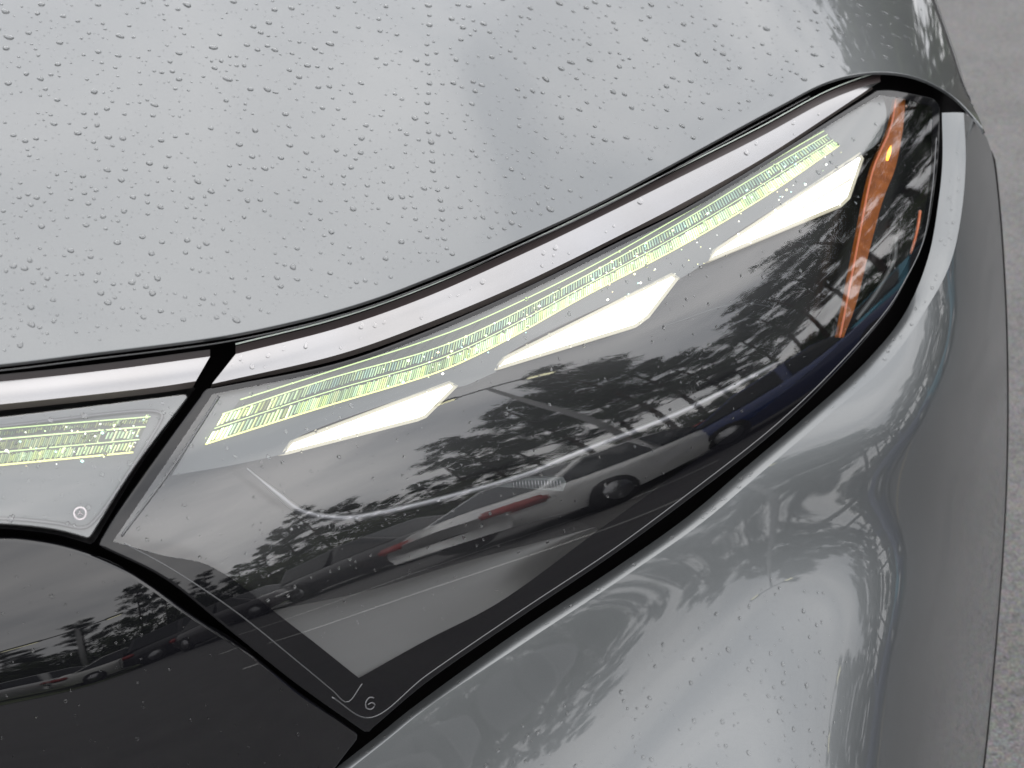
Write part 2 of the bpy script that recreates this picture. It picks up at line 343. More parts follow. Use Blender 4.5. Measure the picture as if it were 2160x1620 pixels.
GS = Surf(22, 18).fit(GRN, pos, 0.4)
pos = []
for t_ in np.linspace(0.2, 1.0, 20):
    A_, B_ = along(la, t_), along(lb, t_); pos.append((B_[0], B_[1], FS.ls(*A_) - (0.0048 if t_ < 0.75 else 0.0038) / DIST, 15))
# bumper: only the mirrored elevation is known, the azimuth settles by iteration; last six: edge where it turns out of sight
BUMP = [(900, 1590, 1), (1000, 1500, 3), (1100, 1420, 3), (1250, 1320, 4), (1350, 1250, 5), (1180, 1500, 9), (1050, 1610, 7), (1300, 1390, 9), (1400, 1520, 34), (1500, 1400, 26), (1480, 1265, 11), (1560, 1150, 7), (1700, 1000, 7), (1720, 1400, 12), (1760, 1600, 8), (1880, 1600, -8), (1960, 1200, -8), (1880, 900, 5), (2040, 700, -2), (2055, 450, 0)]
TURN = [(2085, 1300), (2060, 1500), (2108, 900), (2108, 700), (2095, 500), (2080, 380)]
BS = Surf(45, 36).fit([], pos, 1.0)
for it in range(7):
    C_ = []
    for (u, v, el) in BUMP:
        n_ = BS.nm(np.array(float(u)), np.array(float(v))); d = q(u, v); d = d / np.linalg.norm(d); r_ = d - 2 * (d @ n_) * n_; az0 = 30 + (u - 900) / 1150 * 85
        C_.append((u, v, min(max(math.degrees(math.atan2(r_[0], -r_[1])), az0 - 30), az0 + 30), el))
    for (u, v) in TURN:
        d = q(u, v); C_.append((u, v, 180 - math.degrees(math.atan2(d[0], d[1])) - 14, math.degrees(math.asin(d[2] / np.linalg.norm(d))) + 6, 0.6))
    BS = Surf(45, 36).fit(C_, pos, 0.42)

# ================================================================== setting
m = noise_tint(mat('asphalt', (0.2, 0.19, 0.185), 0.85), 260, (0.058, 0.053, 0.052), (0.150, 0.139, 0.136), 6, 0.6, 0.002)
t, n, l, b = nodes(m); c = n.new('ShaderNodeTexCoord'); vo = n.new('ShaderNodeTexVoronoi'); vo.inputs['Scale'].default_value = 170
z2 = n.new('ShaderNodeTexNoise'); z2.inputs['Scale'].default_value = 3.5; z2.inputs['Detail'].default_value = 5
ra = [x for x in n if x.type == 'VALTORGB'][0]; mm = n.new('ShaderNodeMixRGB'); mm.blend_type = 'MULTIPLY'; mm.inputs[0].default_value = 0.55
m3 = n.new('ShaderNodeMixRGB'); m3.blend_type = 'MULTIPLY'; m3.inputs[0].default_value = 0.5
l(c.outputs['Object'], vo.inputs['Vector']); l(c.outputs['Object'], z2.inputs['Vector'])
l(ra.outputs[0], mm.inputs[1]); l(vo.outputs['Color'], mm.inputs[2])
hs = n.new('ShaderNodeHueSaturation'); hs.inputs['Saturation'].default_value = 0.3; hs.inputs['Value'].default_value = 1.62
l(mm.outputs[0], hs.inputs['Color']); l(hs.outputs[0], m3.inputs[1]); l(z2.outputs['Fac'], m3.inputs[2]); l(m3.outputs[0], b.inputs['Base Color'])
mat('line_white_paint', (0.62, 0.62, 0.60), 0.7); mat('line_yellow_paint', (0.42, 0.34, 0.17), 0.7)
noise_tint(mat('grass_ground', (0.06, 0.09, 0.03), 0.9), 6, (0.045, 0.07, 0.02), (0.10, 0.12, 0.045), 6, 0.5, 0.05)
OX, OY = 0.58, 0.0
def env(az, d, z=0.0): return np.array([OX + d * math.sin(R(az)), OY - d * math.cos(R(az)), z])
def disc(name, pts, material, z): return pymesh(name, [(x, y, z) for x, y in pts], [tuple(range(len(pts)))], material, None, False)
g_ = [(x, y, 0.0) for y in np.linspace(-300, 300, 13) for x in np.linspace(-300, 300, 13)]
tag(pymesh('asphalt_ground', g_, grid_faces(13, 13), 'asphalt', None, False), kind='structure')
V = []; azs = np.linspace(-30, 175, 60)
for a in azs:
    r0 = 15.5 + 2.0 * math.sin(R(a) * 3) if a < 118 else 11.0
    for rr in (r0, r0 + 4, 40, 120): V.append(env(a, rr, 0.05 + (0.5 if rr > 30 else 0.0)))
V = np.array(V).reshape(60, 4, 3); V[:, 0, 2] = 0.02
vv, ff, nn = loft(V, (0, 0, 50)); tag(pymesh('grass_verge', vv, ff, 'grass_ground'), kind='structure')
def stripe(name, a, b_, w_, material):
    a, b_ = np.array(a[:2]), np.array(b_[:2]); d = (b_ - a) / np.linalg.norm(b_ - a); p = np.array([-d[1], d[0]]) * w_ / 2
    tag(disc(name, [a - p, b_ - p, b_ + p, a + p], material, 0.004), kind='structure')
stripe('road_marking', env(24, 7.6), env(66, 6.0), 0.09, 'line_white_paint')
stripe('road_marking', env(26, 4.4), env(62, 3.7), 0.07, 'line_white_paint')
stripe('road_marking', env(70, 3.4), env(80, 7.5), 0.07, 'line_yellow_paint')

# ================================================================== the car
car = tag(empty('car', (0.0, 0.0, 0.0)), 'silver grey car with lit headlight and light bar, wet with rain', 'car')
hood_bottom = HOOD_EDGE
hood_side = [(2081, 286), (2064, 240), (2040, 198), (2024, 160), (2008, 112), (1990, 62), (1966, -2), (1936, -80), (1890, -200), (1860, -300)]
hood_ring = ring(hood_bottom, hood_side, [(1860, -300), (700, -300), (-800, -300)], [(-800, -300), (-800, 818)], step=12)
sheet('bonnet', hood_ring, HS, 'silver_paint', car, step=26, hem=0.0009, skirt=0.0016, K=4, hem_angle=98)
# shoulder of the wing beside the bonnet
hsd = cr(hood_side[2:], 16); Ub = hsd[:, 0] + 8 * np.linspace(0.2, 1, len(hsd)); E0 = HS.pt(Ub, hsd[:, 1], 0.006); N0 = HS.nm(hsd[:, 0], hsd[:, 1])
T0 = np.gradient(E0, axis=0); O0 = np.cross(T0, N0); O0 /= np.linalg.norm(O0, axis=1, keepdims=True); O0 *= np.sign(O0[:, :1])
rows = []; R0 = 0.045 * np.clip((262 - hsd[:, 1]) / 130, 0.08, 1)[:, None]; th0 = R(8)
for th in np.linspace(R(8), R(95), 14): rows.append(E0 + R0 * ((math.sin(th) - math.sin(th0)) * O0 - (math.cos(th0) - math.cos(th)) * N0))
fall = np.clip((230 - hsd[:, 1]) / 260, 0, 1)[:, None]
for dd in (0.05, 0.15, 0.3): rows.append(rows[13] + dd * fall * np.array([0.02, 0.0, -1.0]))
V, F, N = loft(np.array(rows), (4, -2, 3)); pymesh('wing_panel', V, F, 'silver_paint', car, True, N)
# bumper: the face, plus the upturned lip along the lamp
bump_ring = ring(LB, [(2033, 238), (2060, 258), (2082, 292)], [(2082, 292), (2093, 327), (2107, 440), (2118, 600), (2123, 740), (2124, 900), (2119, 1080), (2103, 1313), (2073, 1620), (2040, 1850), (2000, 2080)], [(2000, 2080), (1300, 2080), (395, 1990)], step=11)
tt = np.linspace(0, 1, 240); A2, B2 = along(la, tt), along(lb, tt); rows = []
PA = FS.pt(A2[:, 0], A2[:, 1], 0.0); PB = BS.pt(B2[:, 0], B2[:, 1], 0.0); NB = BS.nm(B2[:, 0], B2[:, 1])
for s_ in np.linspace(0, 1, 9):
    rows.append(PB + (PA - PB) * s_ + NB * (0.0012 * math.sin(math.pi * min(1, s_ * 1.0)))[..., None] if False else PB + (PA - PB) * s_ + NB * 0.0016 * math.sin(math.pi * s_))
back = rows[-1] - (rows[-1] - CAM) / np.linalg.norm(rows[-1] - CAM, axis=1, keepdims=True) * -0.03
lip = loft(np.array(rows)); k = len(lip[0]); nc = len(tt)
Vx = list(lip[0]) + list(back); Fx = [list(f) for f in lip[1]]; Nx = list(lip[2]) + list(lip[2][-nc:])
Fx += [[8 * nc + i, 8 * nc + i + 1, k + i + 1, k + i] for i in range(nc - 1)]
sheet('front_bumper', bump_ring, BS, 'silver_paint', car, step=15, extra=(Vx, Fx, Nx))
edge = cr([(2088, 318), (2093, 327), (2107, 440), (2118, 600), (2123, 740), (2124, 900), (2119, 1080), (2103, 1313), (2073, 1620), (2040, 1850), (2000, 2080)], 20)
a_ = BS.pt(edge[:, 0] - 3, edge[:, 1], 0.0); rows = [a_]
for j, (du, of) in enumerate(((5, 0.010), (12, 0.03), (13, 0.12))): rows.append(BS.pt(edge[:, 0] - 3, edge[:, 1], of) + RIGHT * PX * (du - 2))
V, F, N = loft(np.array(rows), (4, -2, 3)); pymesh('wheel_arch_edge', V, F, 'gap_black', car, True, N)
# the rest of the body behind the front corner, hidden from here but shading the ground beside it
prof = [(0.99, 0.20), (1.03, 0.30), (1.06, 0.52), (1.07, 0.70), (1.055, 0.82), (1.02, 0.88)]; ys = np.linspace(0.50, 4.4, 12)
V, F, N = loft(np.array([[(x, y, z) for y in ys] for x, z in prof]), (9, 2, 1)); pymesh('body_side', V, F, 'silver_paint', car, True, N)
bx = [(x, y, z) for z in (0.19, 0.66) for y in (0.34, 4.4) for x in (-0.9, 0.98)]; pymesh('underbody', bx, [(0, 1, 3, 2), (4, 6, 7, 5), (0, 4, 5, 1), (2, 3, 7, 6), (0, 2, 6, 4), (1, 5, 7, 3)], 'black_satin', car, False)
for wy in (0.98, 3.75):
    w0 = tube('wheel', [(0.80, wy, 0.36), (1.035, wy, 0.36)], 0.36, 'black_satin', car, 28); tube('rim', [(0.98, wy, 0.36), (1.042, wy, 0.36)], 0.25, 'chrome_line', w0, 24)
# grille panel
gr = ring(GRILLE_TOP, [(750, 1543), (758, 1551), (757, 1562)], [(757, 1562), (722, 1607), (600, 1770), (420, 2000)], [(420, 2000), (0, 2060), (-800, 2080)], [(-800, 2080), (-800, 1185)], step=10)
sheet('grille_panel', gr, GS, 'black_gloss', car, step=18, hem=0.0022, skirt=0.015)
# dark liner seen through the joints
liner = ring([(-800, 640), (200, 660), (700, 580), (1300, 330), (1700, 150), (1900, 120), (2035, 215)], [(2035, 215), (2040, 340), (2010, 520), (1900, 720), (1700, 910), (1300, 1215), (900, 1500), (640, 1700)], [(640, 1700), (-800, 1500)], [(-800, 1500), (-800, 640)], step=30)
sheet('joint_liner', liner, FS, 'gap_black', car, step=60, off=0.06)

# ---- bright trim strips under the bonnet edge
trims = empty('trim_strip', (0, 0, 0), 0, car)
TL_top = [(-800, 872), (-420, 838), (0, 805), (233, 780), (443, 752)]; TL_bot = [(-800, 932), (-420, 892), (0, 853), (333, 816), (413, 804)]; TL_bev = [(-800, 946), (-420, 906), (0, 866), (333, 829), (407, 818)]
TR_top = [(497, 747), (720, 690), (900, 626), (1100, 537), (1183, 498), (1440, 371), (1607, 287), (1740, 215), (1807, 188), (1857, 172)]
TR_bot = [(447, 810), (720, 746), (900, 682), (1100, 598), (1300, 500), (1440, 428), (1607, 335), (1740, 249), (1838, 184)]
TR_bev = [(445, 818), (720, 757), (900, 694), (1100, 610), (1310, 503), (1440, 440), (1607, 345), (1740, 256), (1842, 187)]
def bevel(top, bot, d0, d1, material, parent, name):
    n_ = 120; a, b_ = along(cr(top), np.linspace(0, 1, n_)), along(cr(bot), np.linspace(0, 1, n_))
    G = [FS.pt(a[:, 0] * (1 - s_) + b_[:, 0] * s_, a[:, 1] * (1 - s_) + b_[:, 1] * s_, d0 * (1 - s_) + d1 * s_) for s_ in (0, 0.33, 0.66, 1)]
    V, F, N = loft(np.array(G)); return pymesh(name, V, F, material, parent, True, N)
bevel(TL_bot, TL_bev, 0.0, 0.006, 'trim_bevel', trims, 'trim_lower_edge'); bevel(TR_bot, TR_bev, 0.0, 0.006, 'trim_bevel', trims, 'trim_lower_edge')
def crowned(top, bot, d0, d1, material, parent, name):
    n_ = 160; a, b_ = along(cr(top), np.linspace(0, 1, n_)), along(cr(bot), np.linspace(0, 1, n_)); G = []
    for s_ in np.linspace(0, 1, 7): G.append(FS.pt(a[:, 0] * (1 - s_) + b_[:, 0] * s_, a[:, 1] * (1 - s_) + b_[:, 1] * s_, d0 * (1 - s_) + d1 * s_ - 0.0007 * math.sin(math.pi * s_)))
    V, F, N = loft(np.array(G)); return pymesh(name, V, F, material, parent, True, N)
crowned(TL_top, TL_bot, 0.003, 0.0, 'trim_metal', trims, 'trim_face'); crowned(TR_top, TR_bot, 0.0036, 0.0, 'trim_metal', trims, 'trim_face')
def shift(c_, d): return [(u, v + d) for u, v in c_]
bevel(shift(TL_top, -15), shift(TL_top, 1), 0.009, 0.003, 'seal_brown', trims, 'trim_seal'); bevel(shift(TR_top, -17), shift(TR_top, 1), 0.009, 0.0036, 'seal_brown', trims, 'trim_seal')
sealc = cr(shift(TR_top, -21), 10); tube('seal_bead', FS.pt(sealc[:, 0], sealc[:, 1], 0.008), 0.00055, 'seal_edge', trims, 6)
he = along(cr(HOOD_EDGE), np.linspace(0.25, 0.86, 200)); tube('hood_seal', FS.pt(he[:, 0], he[:, 1] + 13, 0.006), 0.0005, 'bead_clear', trims, 6)

# ---- shared light-band builder: two rows of prism ribs and their bright edge lines
GLOW = [(0.62, 0.76, 0.28), (0.52, 0.68, 0.34), (0.46, 0.64, 0.40), (0.66, 0.74, 0.32), (0.40, 0.54, 0.28), (0.50, 0.68, 0.40), (0.34, 0.46, 0.24), (0.72, 0.80, 0.42)]
TEAL = [(0.40, 0.56, 0.38), (0.34, 0.52, 0.42), (0.46, 0.62, 0.36), (0.30, 0.46, 0.36), (0.54, 0.68, 0.36)]
def ribs(name, top, bot, f0, f1, n_, off, parent, gain, hot=None, ta=0.0, tb=1.0, lo=0.6, pal=None, duty=0.80):
    V = []; F = []; C = []; tc_, bc_ = cr(top), cr(bot); r_ = random.Random(31 + n_ + int(f0 * 100))
    for i in range(n_):
        t0_, t1_ = ta + (tb - ta) * (i + 0.12) / n_, ta + (tb - ta) * (i + duty + r_.random() * 0.1) / n_; k = len(V); pa, pb = along(tc_, t0_), along(bc_, t0_); qa, qb = along(tc_, t1_), along(bc_, t1_)
        j0 = f0 + r_.uniform(0, 0.06); j1 = f1 - r_.uniform(0, 0.08)
        c4 = [pa + (pb - pa) * j0, qa + (qb - qa) * j0, qa + (qb - qa) * j1, pa + (pb - pa) * j1]; mid = [(c4[0] + c4[1]) / 2, (c4[2] + c4[3]) / 2]
        for p in c4: V.append(FS.pt(p[0], p[1], off))
        for p in mid: V.append(FS.pt(p[0], p[1], off - 0.0016))
        F += [(k, k + 4, k + 5, k + 3), (k + 1, k + 2, k + 5, k + 4), (k, k + 1, k + 4), (k + 3, k + 5, k + 2)]
        tm = (t0_ + t1_) / 2; g = gain * r_.uniform(lo, 1.0) * (0.8 + 0.25 * math.sin(tm * 23) * math.sin(tm * 61 + n_)) * (1 + (hot(tm) if hot else 0)); c_ = r_.choice(pal or GLOW); C.append([x * g for x in c_])
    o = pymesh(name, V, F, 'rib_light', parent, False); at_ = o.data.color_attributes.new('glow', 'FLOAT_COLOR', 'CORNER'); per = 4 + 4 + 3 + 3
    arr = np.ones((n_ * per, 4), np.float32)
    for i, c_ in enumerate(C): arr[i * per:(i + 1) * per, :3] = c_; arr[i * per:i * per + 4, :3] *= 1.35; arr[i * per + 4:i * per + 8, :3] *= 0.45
    at_.data.foreach_set('color', arr.ravel()); o['kind'] = 'stuff'; return o
def glow_line(name, c_, r_, material, parent, off):
    p = cr(c_, 8); return tube(name, FS.pt(p[:, 0], p[:, 1], off), r_, material, parent, 6)
def between(top, bot, f):
    a, b_ = along(cr(top), np.linspace(0, 1, 30)), along(cr(bot), np.linspace(0, 1, 30)); return a + (b_ - a) * f
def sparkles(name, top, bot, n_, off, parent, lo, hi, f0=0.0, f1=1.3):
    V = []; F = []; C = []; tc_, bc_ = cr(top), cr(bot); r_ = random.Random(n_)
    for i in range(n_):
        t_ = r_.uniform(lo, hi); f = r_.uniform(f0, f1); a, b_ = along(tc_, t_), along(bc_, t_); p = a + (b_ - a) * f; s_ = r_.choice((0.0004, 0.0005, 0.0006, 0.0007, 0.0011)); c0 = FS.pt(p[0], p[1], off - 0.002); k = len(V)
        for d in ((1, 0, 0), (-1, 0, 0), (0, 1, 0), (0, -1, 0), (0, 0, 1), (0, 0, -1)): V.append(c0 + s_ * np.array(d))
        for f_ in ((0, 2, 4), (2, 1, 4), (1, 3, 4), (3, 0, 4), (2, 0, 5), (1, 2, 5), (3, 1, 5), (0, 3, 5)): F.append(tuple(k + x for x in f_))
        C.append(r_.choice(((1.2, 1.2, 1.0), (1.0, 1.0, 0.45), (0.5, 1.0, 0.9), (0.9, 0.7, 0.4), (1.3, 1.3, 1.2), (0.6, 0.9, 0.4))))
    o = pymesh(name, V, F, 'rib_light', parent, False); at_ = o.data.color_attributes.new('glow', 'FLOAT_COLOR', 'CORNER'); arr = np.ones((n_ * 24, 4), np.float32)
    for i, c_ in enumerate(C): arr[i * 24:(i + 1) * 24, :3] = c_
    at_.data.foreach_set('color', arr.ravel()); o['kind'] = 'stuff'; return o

# ---- centre light bar
bar = empty('light_bar', (0, 0, 0), 0, car)
BAR = ring([(-800, 962), (-420, 920), (0, 878), (383, 831)], [(383, 831), (394, 831), (398, 838)], [(398, 838), (283, 990), (193, 1132)], [(193, 1132), (186, 1137)], [(186, 1137), (117, 1119), (0, 1107), (-200, 1108), (-420, 1118), (-800, 1145)], [(-800, 1145), (-800, 962)], step=8)
BAR_IN = inset(BAR, 14)
sheet('lens', BAR, FS, 'lens_clear', bar, step=15, hem=0.0016, skirt=0.0, K=3)
sheet('lens_rim', BAR, FS, 'black_satin', bar, step=40, off=0.03, skirt=-0.026)
sheet('backing_panel', inset(BAR, 3), FS, 'bezel_grey', bar, step=24, off=0.008)
b_top = [(-800, 990), (-420, 948), (0, 905), (317, 879)]; b_bot = [(-800, 1066), (-420, 1022), (0, 981), (281, 954)]
sheet('light_band', np.vstack([cr(b_top, 10), cr(b_bot, 10)[::-1]]), FS, 'band_base', bar, step=16, off=0.0072)
ribs('light_ribs', b_top, b_bot, 0.32, 0.62, 220, 0.0069, bar, 0.45, None, 0.0, 0.92)
ribs('light_ribs', b_top, b_bot, 0.32, 0.62, 9, 0.0069, bar, 0.7, None, 0.93, 0.995, 0.7)
ribs('light_ribs', b_top, b_bot, 0.68, 0.98, 220, 0.0069, bar, 0.62, None, 0.0, 0.88, 0.8, None, 0.88)
ribs('light_ribs', b_top, b_bot, 0.68, 0.98, 17, 0.0069, bar, 0.85, None, 0.885, 0.995, 0.7)
ribs('light_ribs', b_top, b_bot, 0.04, 0.20, 220, 0.0069, bar, 0.34)
for f, mt, rr in ((0.0, 'line_green', 0.0003), (0.28, 'line_green', 0.0004), (0.64, 'line_green', 0.0003), (1.0, 'line_yellow', 0.0005)): glow_line('light_edge', between(b_top, b_bot, f), rr, mt, bar, 0.0066)
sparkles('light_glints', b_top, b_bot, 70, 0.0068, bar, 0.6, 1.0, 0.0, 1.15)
fr = cr([(-800, 978), (-420, 938), (0, 900), (330, 868), (343, 876), (338, 890), (277, 988), (200, 1098), (178, 1113), (117, 1104), (0, 1094), (-420, 1104), (-800, 1130)], 7)
tube('frame_bead', FS.pt(fr[:, 0], fr[:, 1], 0.006), 0.0011, 'bead_clear', bar, 6)
# three-pointed star in a ring
C0 = np.array([169.0, 1083.0]); e1 = np.array([1.0, -0.02]); e2 = np.array([0.0, -1.0])
em = empty('emblem', (0, 0, 0), 0, bar)
cc = np.array([C0 + 12.5 * (math.cos(a) * e1 + math.sin(a) * e2) for a in np.linspace(0, 2 * math.pi, 40, endpoint=False)])
V, F = tube(None, FS.pt(cc[:, 0], cc[:, 1], -0.0004), 0.00062, None, None, 6, True)
for k in range(3):
    a = R(90 + 120 * k); tip = C0 + 11.5 * (math.cos(a) * e1 + math.sin(a) * e2); s1 = C0 + 2.6 * (math.cos(a + R(60)) * e1 + math.sin(a + R(60)) * e2); s2 = C0 + 2.6 * (math.cos(a - R(60)) * e1 + math.sin(a - R(60)) * e2); k0 = len(V)
    V = list(V) + [FS.pt(*tip, -0.0002), FS.pt(*s1, -0.0002), FS.pt(*s2, -0.0002), FS.pt(*C0, -0.0016)]; F += [(k0, k0 + 1, k0 + 3), (k0, k0 + 3, k0 + 2)]
bpy.data.objects.remove(em); o = pymesh('emblem', V, F, 'emblem_metal', bar, False); o['label'] = 'small three-pointed star in a ring'

# ---- headlight
hl = empty('headlight', (0, 0, 0), 0, car); hl['label'] = 'lit wraparound headlight with three white light blades'
TOP = [(440, 825), (720, 768), (900, 703), (1100, 615), (1317, 508), (1440, 447), (1640, 327), (1773, 243), (1853, 193)]
RIGHT_E = [(1853, 193), (1880, 192), (1940, 203), (1974, 213), (1981, 226)]
SIDE = [(1981, 226), (1980, 300), (1973, 380), (1950, 503), (1900, 610), (1873, 655), (1773, 772), (1640, 903), (1440, 1060), (1287, 1172), (1100, 1298), (900, 1437), (784, 1535)]
LEFT = [(772, 1541), (630, 1440), (493, 1330), (348, 1215), (215, 1148)]
HEAD = ring(TOP, RIGHT_E, SIDE, [(784, 1535), (778, 1542), (772, 1541)], LEFT, [(215, 1148), (250, 1090), (437, 828), (440, 825)], step=9)
INNER = ring([(448, 832), (720, 774), (900, 709), (1100, 621), (1317, 514), (1440, 453), (1640, 333), (1773, 249), (1855, 201)], [(1855, 201), (1900, 207), (1966, 225)], [(1966, 225), (1962, 370), (1938, 495), (1886, 600), (1750, 745), (1600, 870), (1420, 1005), (1267, 1115), (1050, 1272), (900, 1350), (757, 1430)], [(757, 1430), (620, 1322), (441, 1193), (345, 1172), (238, 1142)], [(238, 1142), (345, 985), (448, 832)], step=9)
sheet('lens', INNER, FS, 'lens_clear', hl, step=14)
# opaque border around the clear lens
def band_mesh(name, outer, inner, S, material, parent, skirt):
    n_o, n_i = len(outer), len(inner); allp = np.vstack([outer, inner]); ed = [(i, (i + 1) % n_o) for i in range(n_o)] + [(n_o + i, n_o + (i + 1) % n_i) for i in range(n_i)]
    vs_, _, fs, ov, _, _ = delaunay_2d_cdt([Vector(p) for p in allp], ed, [], 1, 1e-4); V = np.array([tuple(v) for v in vs_]); cen = np.array([np.mean([V[i] for i in f], 0) for f in fs]); keep = ~inside(inner, cen)
    P3 = S.pt(V[:, 0], V[:, 1]); N3 = S.nm(V[:, 0], V[:, 1]); F = [list(f) for f, k in zip(fs, keep) if k]
    for i, f in enumerate(F):
        if np.cross(P3[f[1]] - P3[f[0]], P3[f[2]] - P3[f[0]]) @ N3[f[0]] < 0: F[i] = f[::-1]
    mp_ = {}
    for j, o_ in enumerate(ov):
        for i in o_: mp_.setdefault(i, j)
    bd = [mp_[i] for i in range(n_o)]; B = P3[bd]; Nb = N3[bd]; t_ = np.roll(B, -1, 0) - np.roll(B, 1, 0); O = np.cross(t_, Nb); O /= np.linalg.norm(O, axis=1, keepdims=True); c_ = np.mean(B, 0)
    if np.mean(np.sum((B - c_) * O, 1)) < 0: O = -O
    V3 = list(P3); NN = list(N3); prev = bd; rr = 0.0018
    for k in range(1, 6):
        th = R(90) * min(k, 4) / 4; pp = B + rr * (math.sin(th) * O - (1 - math.cos(th)) * Nb) - (skirt * Nb if k == 5 else 0); nn_ = math.cos(th) * Nb + math.sin(th) * O; cur = list(range(len(V3), len(V3) + n_o)); V3 += list(pp); NN += list(nn_)
        for i in range(n_o):
            j = (i + 1) % n_o; f = [prev[i], prev[j], cur[j], cur[i]]
            if np.cross(V3[f[1]] - V3[f[0]], V3[f[3]] - V3[f[0]]) @ (NN[f[2]] + NN[f[1]]) < 0: f = f[::-1]
            F.append(f)
        prev = cur
    return pymesh(name, V3, F, material, parent, True, NN)
band_mesh('lens_border', HEAD, INNER, FS, 'lens_border', hl, 0.03)
sheet('housing', inset(HEAD, 2), FS, 'housing_black', hl, step=40, off=0.036)
# pale curved sheet added behind the lower lens corner to brighten the mirrored road
lo_b = along(cr([(757, 1432), (900, 1352), (1050, 1274), (1262, 1119)]), np.linspace(0, 1, 70)); lo_t = along(cr([(560, 1290), (760, 1250), (980, 1185), (1255, 1112)]), np.linspace(0, 1, 70)); G = []
for s_ in np.linspace(0, 1, 12):
    p = lo_b * (1 - s_) + lo_t * s_; G.append(FS.pt(p[:, 0], p[:, 1], 0.006 + 0.030 * math.sin(s_ * math.pi / 2)))
V, F, N = loft(np.array(G)); pymesh('reflection_fill', V, F, 'fill_grey', hl, True, N)
# grey bezel carrying the light band
BEZ = ring([(463, 834), (720, 775), (900, 710), (1100, 622), (1317, 515), (1440, 454), (1640, 334), (1773, 250), (1862, 202)], [(1862, 202), (1870, 240), (1852, 300), (1820, 325)],
           [(1820, 325), (1507, 528), (1495, 550)], [(1495, 550), (1430, 587), (1418, 578)], [(1418, 578), (1062, 755), (1046, 785)], [(1046, 785), (966, 816), (950, 806)], [(950, 806), (613, 933), (600, 958)], [(600, 958), (480, 983), (362, 1003)], [(362, 1003), (412, 920), (463, 834)], step=9)
sheet('bezel', BEZ, FS, 'bezel_grey', hl, step=18, off=0.010, skirt=0.02)
d_line = [(507, 843), (713, 778), (900, 718), (1000, 680), (1233, 569), (1440, 453), (1607, 352), (1738, 276)]
d_top = [(470, 873), (700, 797), (900, 741), (1000, 702), (1233, 583), (1440, 466), (1607, 364), (1745, 284)]
d_bot = [(433, 937), (667, 863), (900, 793), (967, 767), (1080, 711), (1233, 625), (1440, 517), (1617, 412), (1770, 307)]
sheet('light_band', np.vstack([cr(d_line, 9), cr(d_bot, 9)[::-1]]), FS, 'band_base', hl, step=16, off=0.0092)
hot = lambda t_: 1.3 if t_ < 0.05 else (0.35 if t_ > 0.4 else 0.0)
ribs('light_ribs', d_top, d_bot, 0.03, 0.44, 20, 0.0088, hl, 0.85, hot, 0.0, 0.13, 0.15)
ribs('light_ribs', d_top, d_bot, 0.55, 0.99, 20, 0.0088, hl, 1.15, hot, 0.0, 0.13, 0.2)
ribs('light_ribs', d_top, d_bot, 0.02, 0.40, 210, 0.0088, hl, 0.80, None, 0.13, 1.0, 0.75, TEAL, 0.66)
ribs('light_ribs', d_top, d_bot, 0.54, 1.00, 260, 0.0088, hl, 0.80, hot, 0.13, 1.0, 0.82, None, 0.88)
for c_, mt, rr in ((d_line, 'line_green', 0.0004), (between(d_top, d_bot, 0.0), 'line_green', 0.0004), (between(d_top, d_bot, 0.48), 'line_green', 0.0003), (between(d_top, d_bot, 1.0), 'line_yellow', 0.0005)): glow_line('light_edge', c_, rr, mt, hl, 0.0084)
for i in range(15):   # slanted division lines in the dark strip above the ribs
    t_ = 0.03 + i * 0.026; a = along(cr(d_line), t_); b_ = along(cr(d_top), max(0, t_ - 0.012)); tube('band_divider', FS.pt(np.array([a[0], b_[0]]), np.array([a[1], b_[1]]), 0.0088), 0.00035, 'bead_clear', hl, 5)
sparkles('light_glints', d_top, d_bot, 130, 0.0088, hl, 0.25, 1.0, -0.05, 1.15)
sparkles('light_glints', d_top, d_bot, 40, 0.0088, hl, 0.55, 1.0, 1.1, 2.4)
BLADES = [[(598, 957), (615, 933), (948, 808), (960, 815), (897, 878), (880, 885)], [(1048, 777), (1063, 757), (1417, 580), (1428, 587), (1367, 667), (1340, 687)], [(1497, 547), (1507, 530), (1813, 327), (1818, 335), (1790, 417), (1773, 433)]]
for i, b_ in enumerate(BLADES):
    P = ring(*[[b_[j], b_[(j + 1) % 6]] for j in range(6)], step=8); e = empty('light_blade', (0, 0, 0), 0, hl)
    sheet('light_face', inset(P, 3.5), FS, 'blade_white', e, step=14, off=0.0096)
    if i == 2:   # faint fold along the last blade
        fd = cr([(1600, 491), (1690, 440), (1794, 378)], 8); tube('light_fold', FS.pt(fd[:, 0], fd[:, 1], 0.0094), np.linspace(0.0004, 0.0013, len(fd)), 'blade_rim', e, 6)
    sheet('light_rim', inset(P, -4), FS, 'blade_rim', e, step=14, off=0.0100, skirt=0.006)
arc = cr([(520, 987), (587, 1043), (633, 1077), (687, 1090), (740, 1092), (900, 1060), (1120, 997), (1200, 963), (1440, 868), (1647, 763)], 8); ta = np.linspace(0, 1, len(arc))
tube('trim_line', FS.pt(arc[:, 0], arc[:, 1], 0.013), 0.0021 * np.clip(np.minimum(ta * 12, (1 - ta) * 25 + 0.5), 0.25, 1), 'chrome_line', hl, 8)
AMB = ring([(1890, 199), (1910, 199)], [(1910, 199), (1906, 260), (1889, 353), (1868, 407), (1857, 440), (1831, 540), (1803, 650), (1779, 712)], [(1780, 712), (1769, 712)], [(1769, 712), (1777, 673), (1810, 500), (1840, 357), (1877, 267), (1890, 199)], step=8)
sheet('side_marker', AMB, FS, 'amber', hl, step=12, off=0.009, skirt=0.004)
ae = cr([(1769, 712), (1777, 673), (1810, 500), (1840, 357), (1877, 267), (1888, 205)], 8); tube('side_marker_edge', FS.pt(ae[:, 0] + 2, ae[:, 1], 0.0085), 0.0009, 'amber_edge', hl, 6)
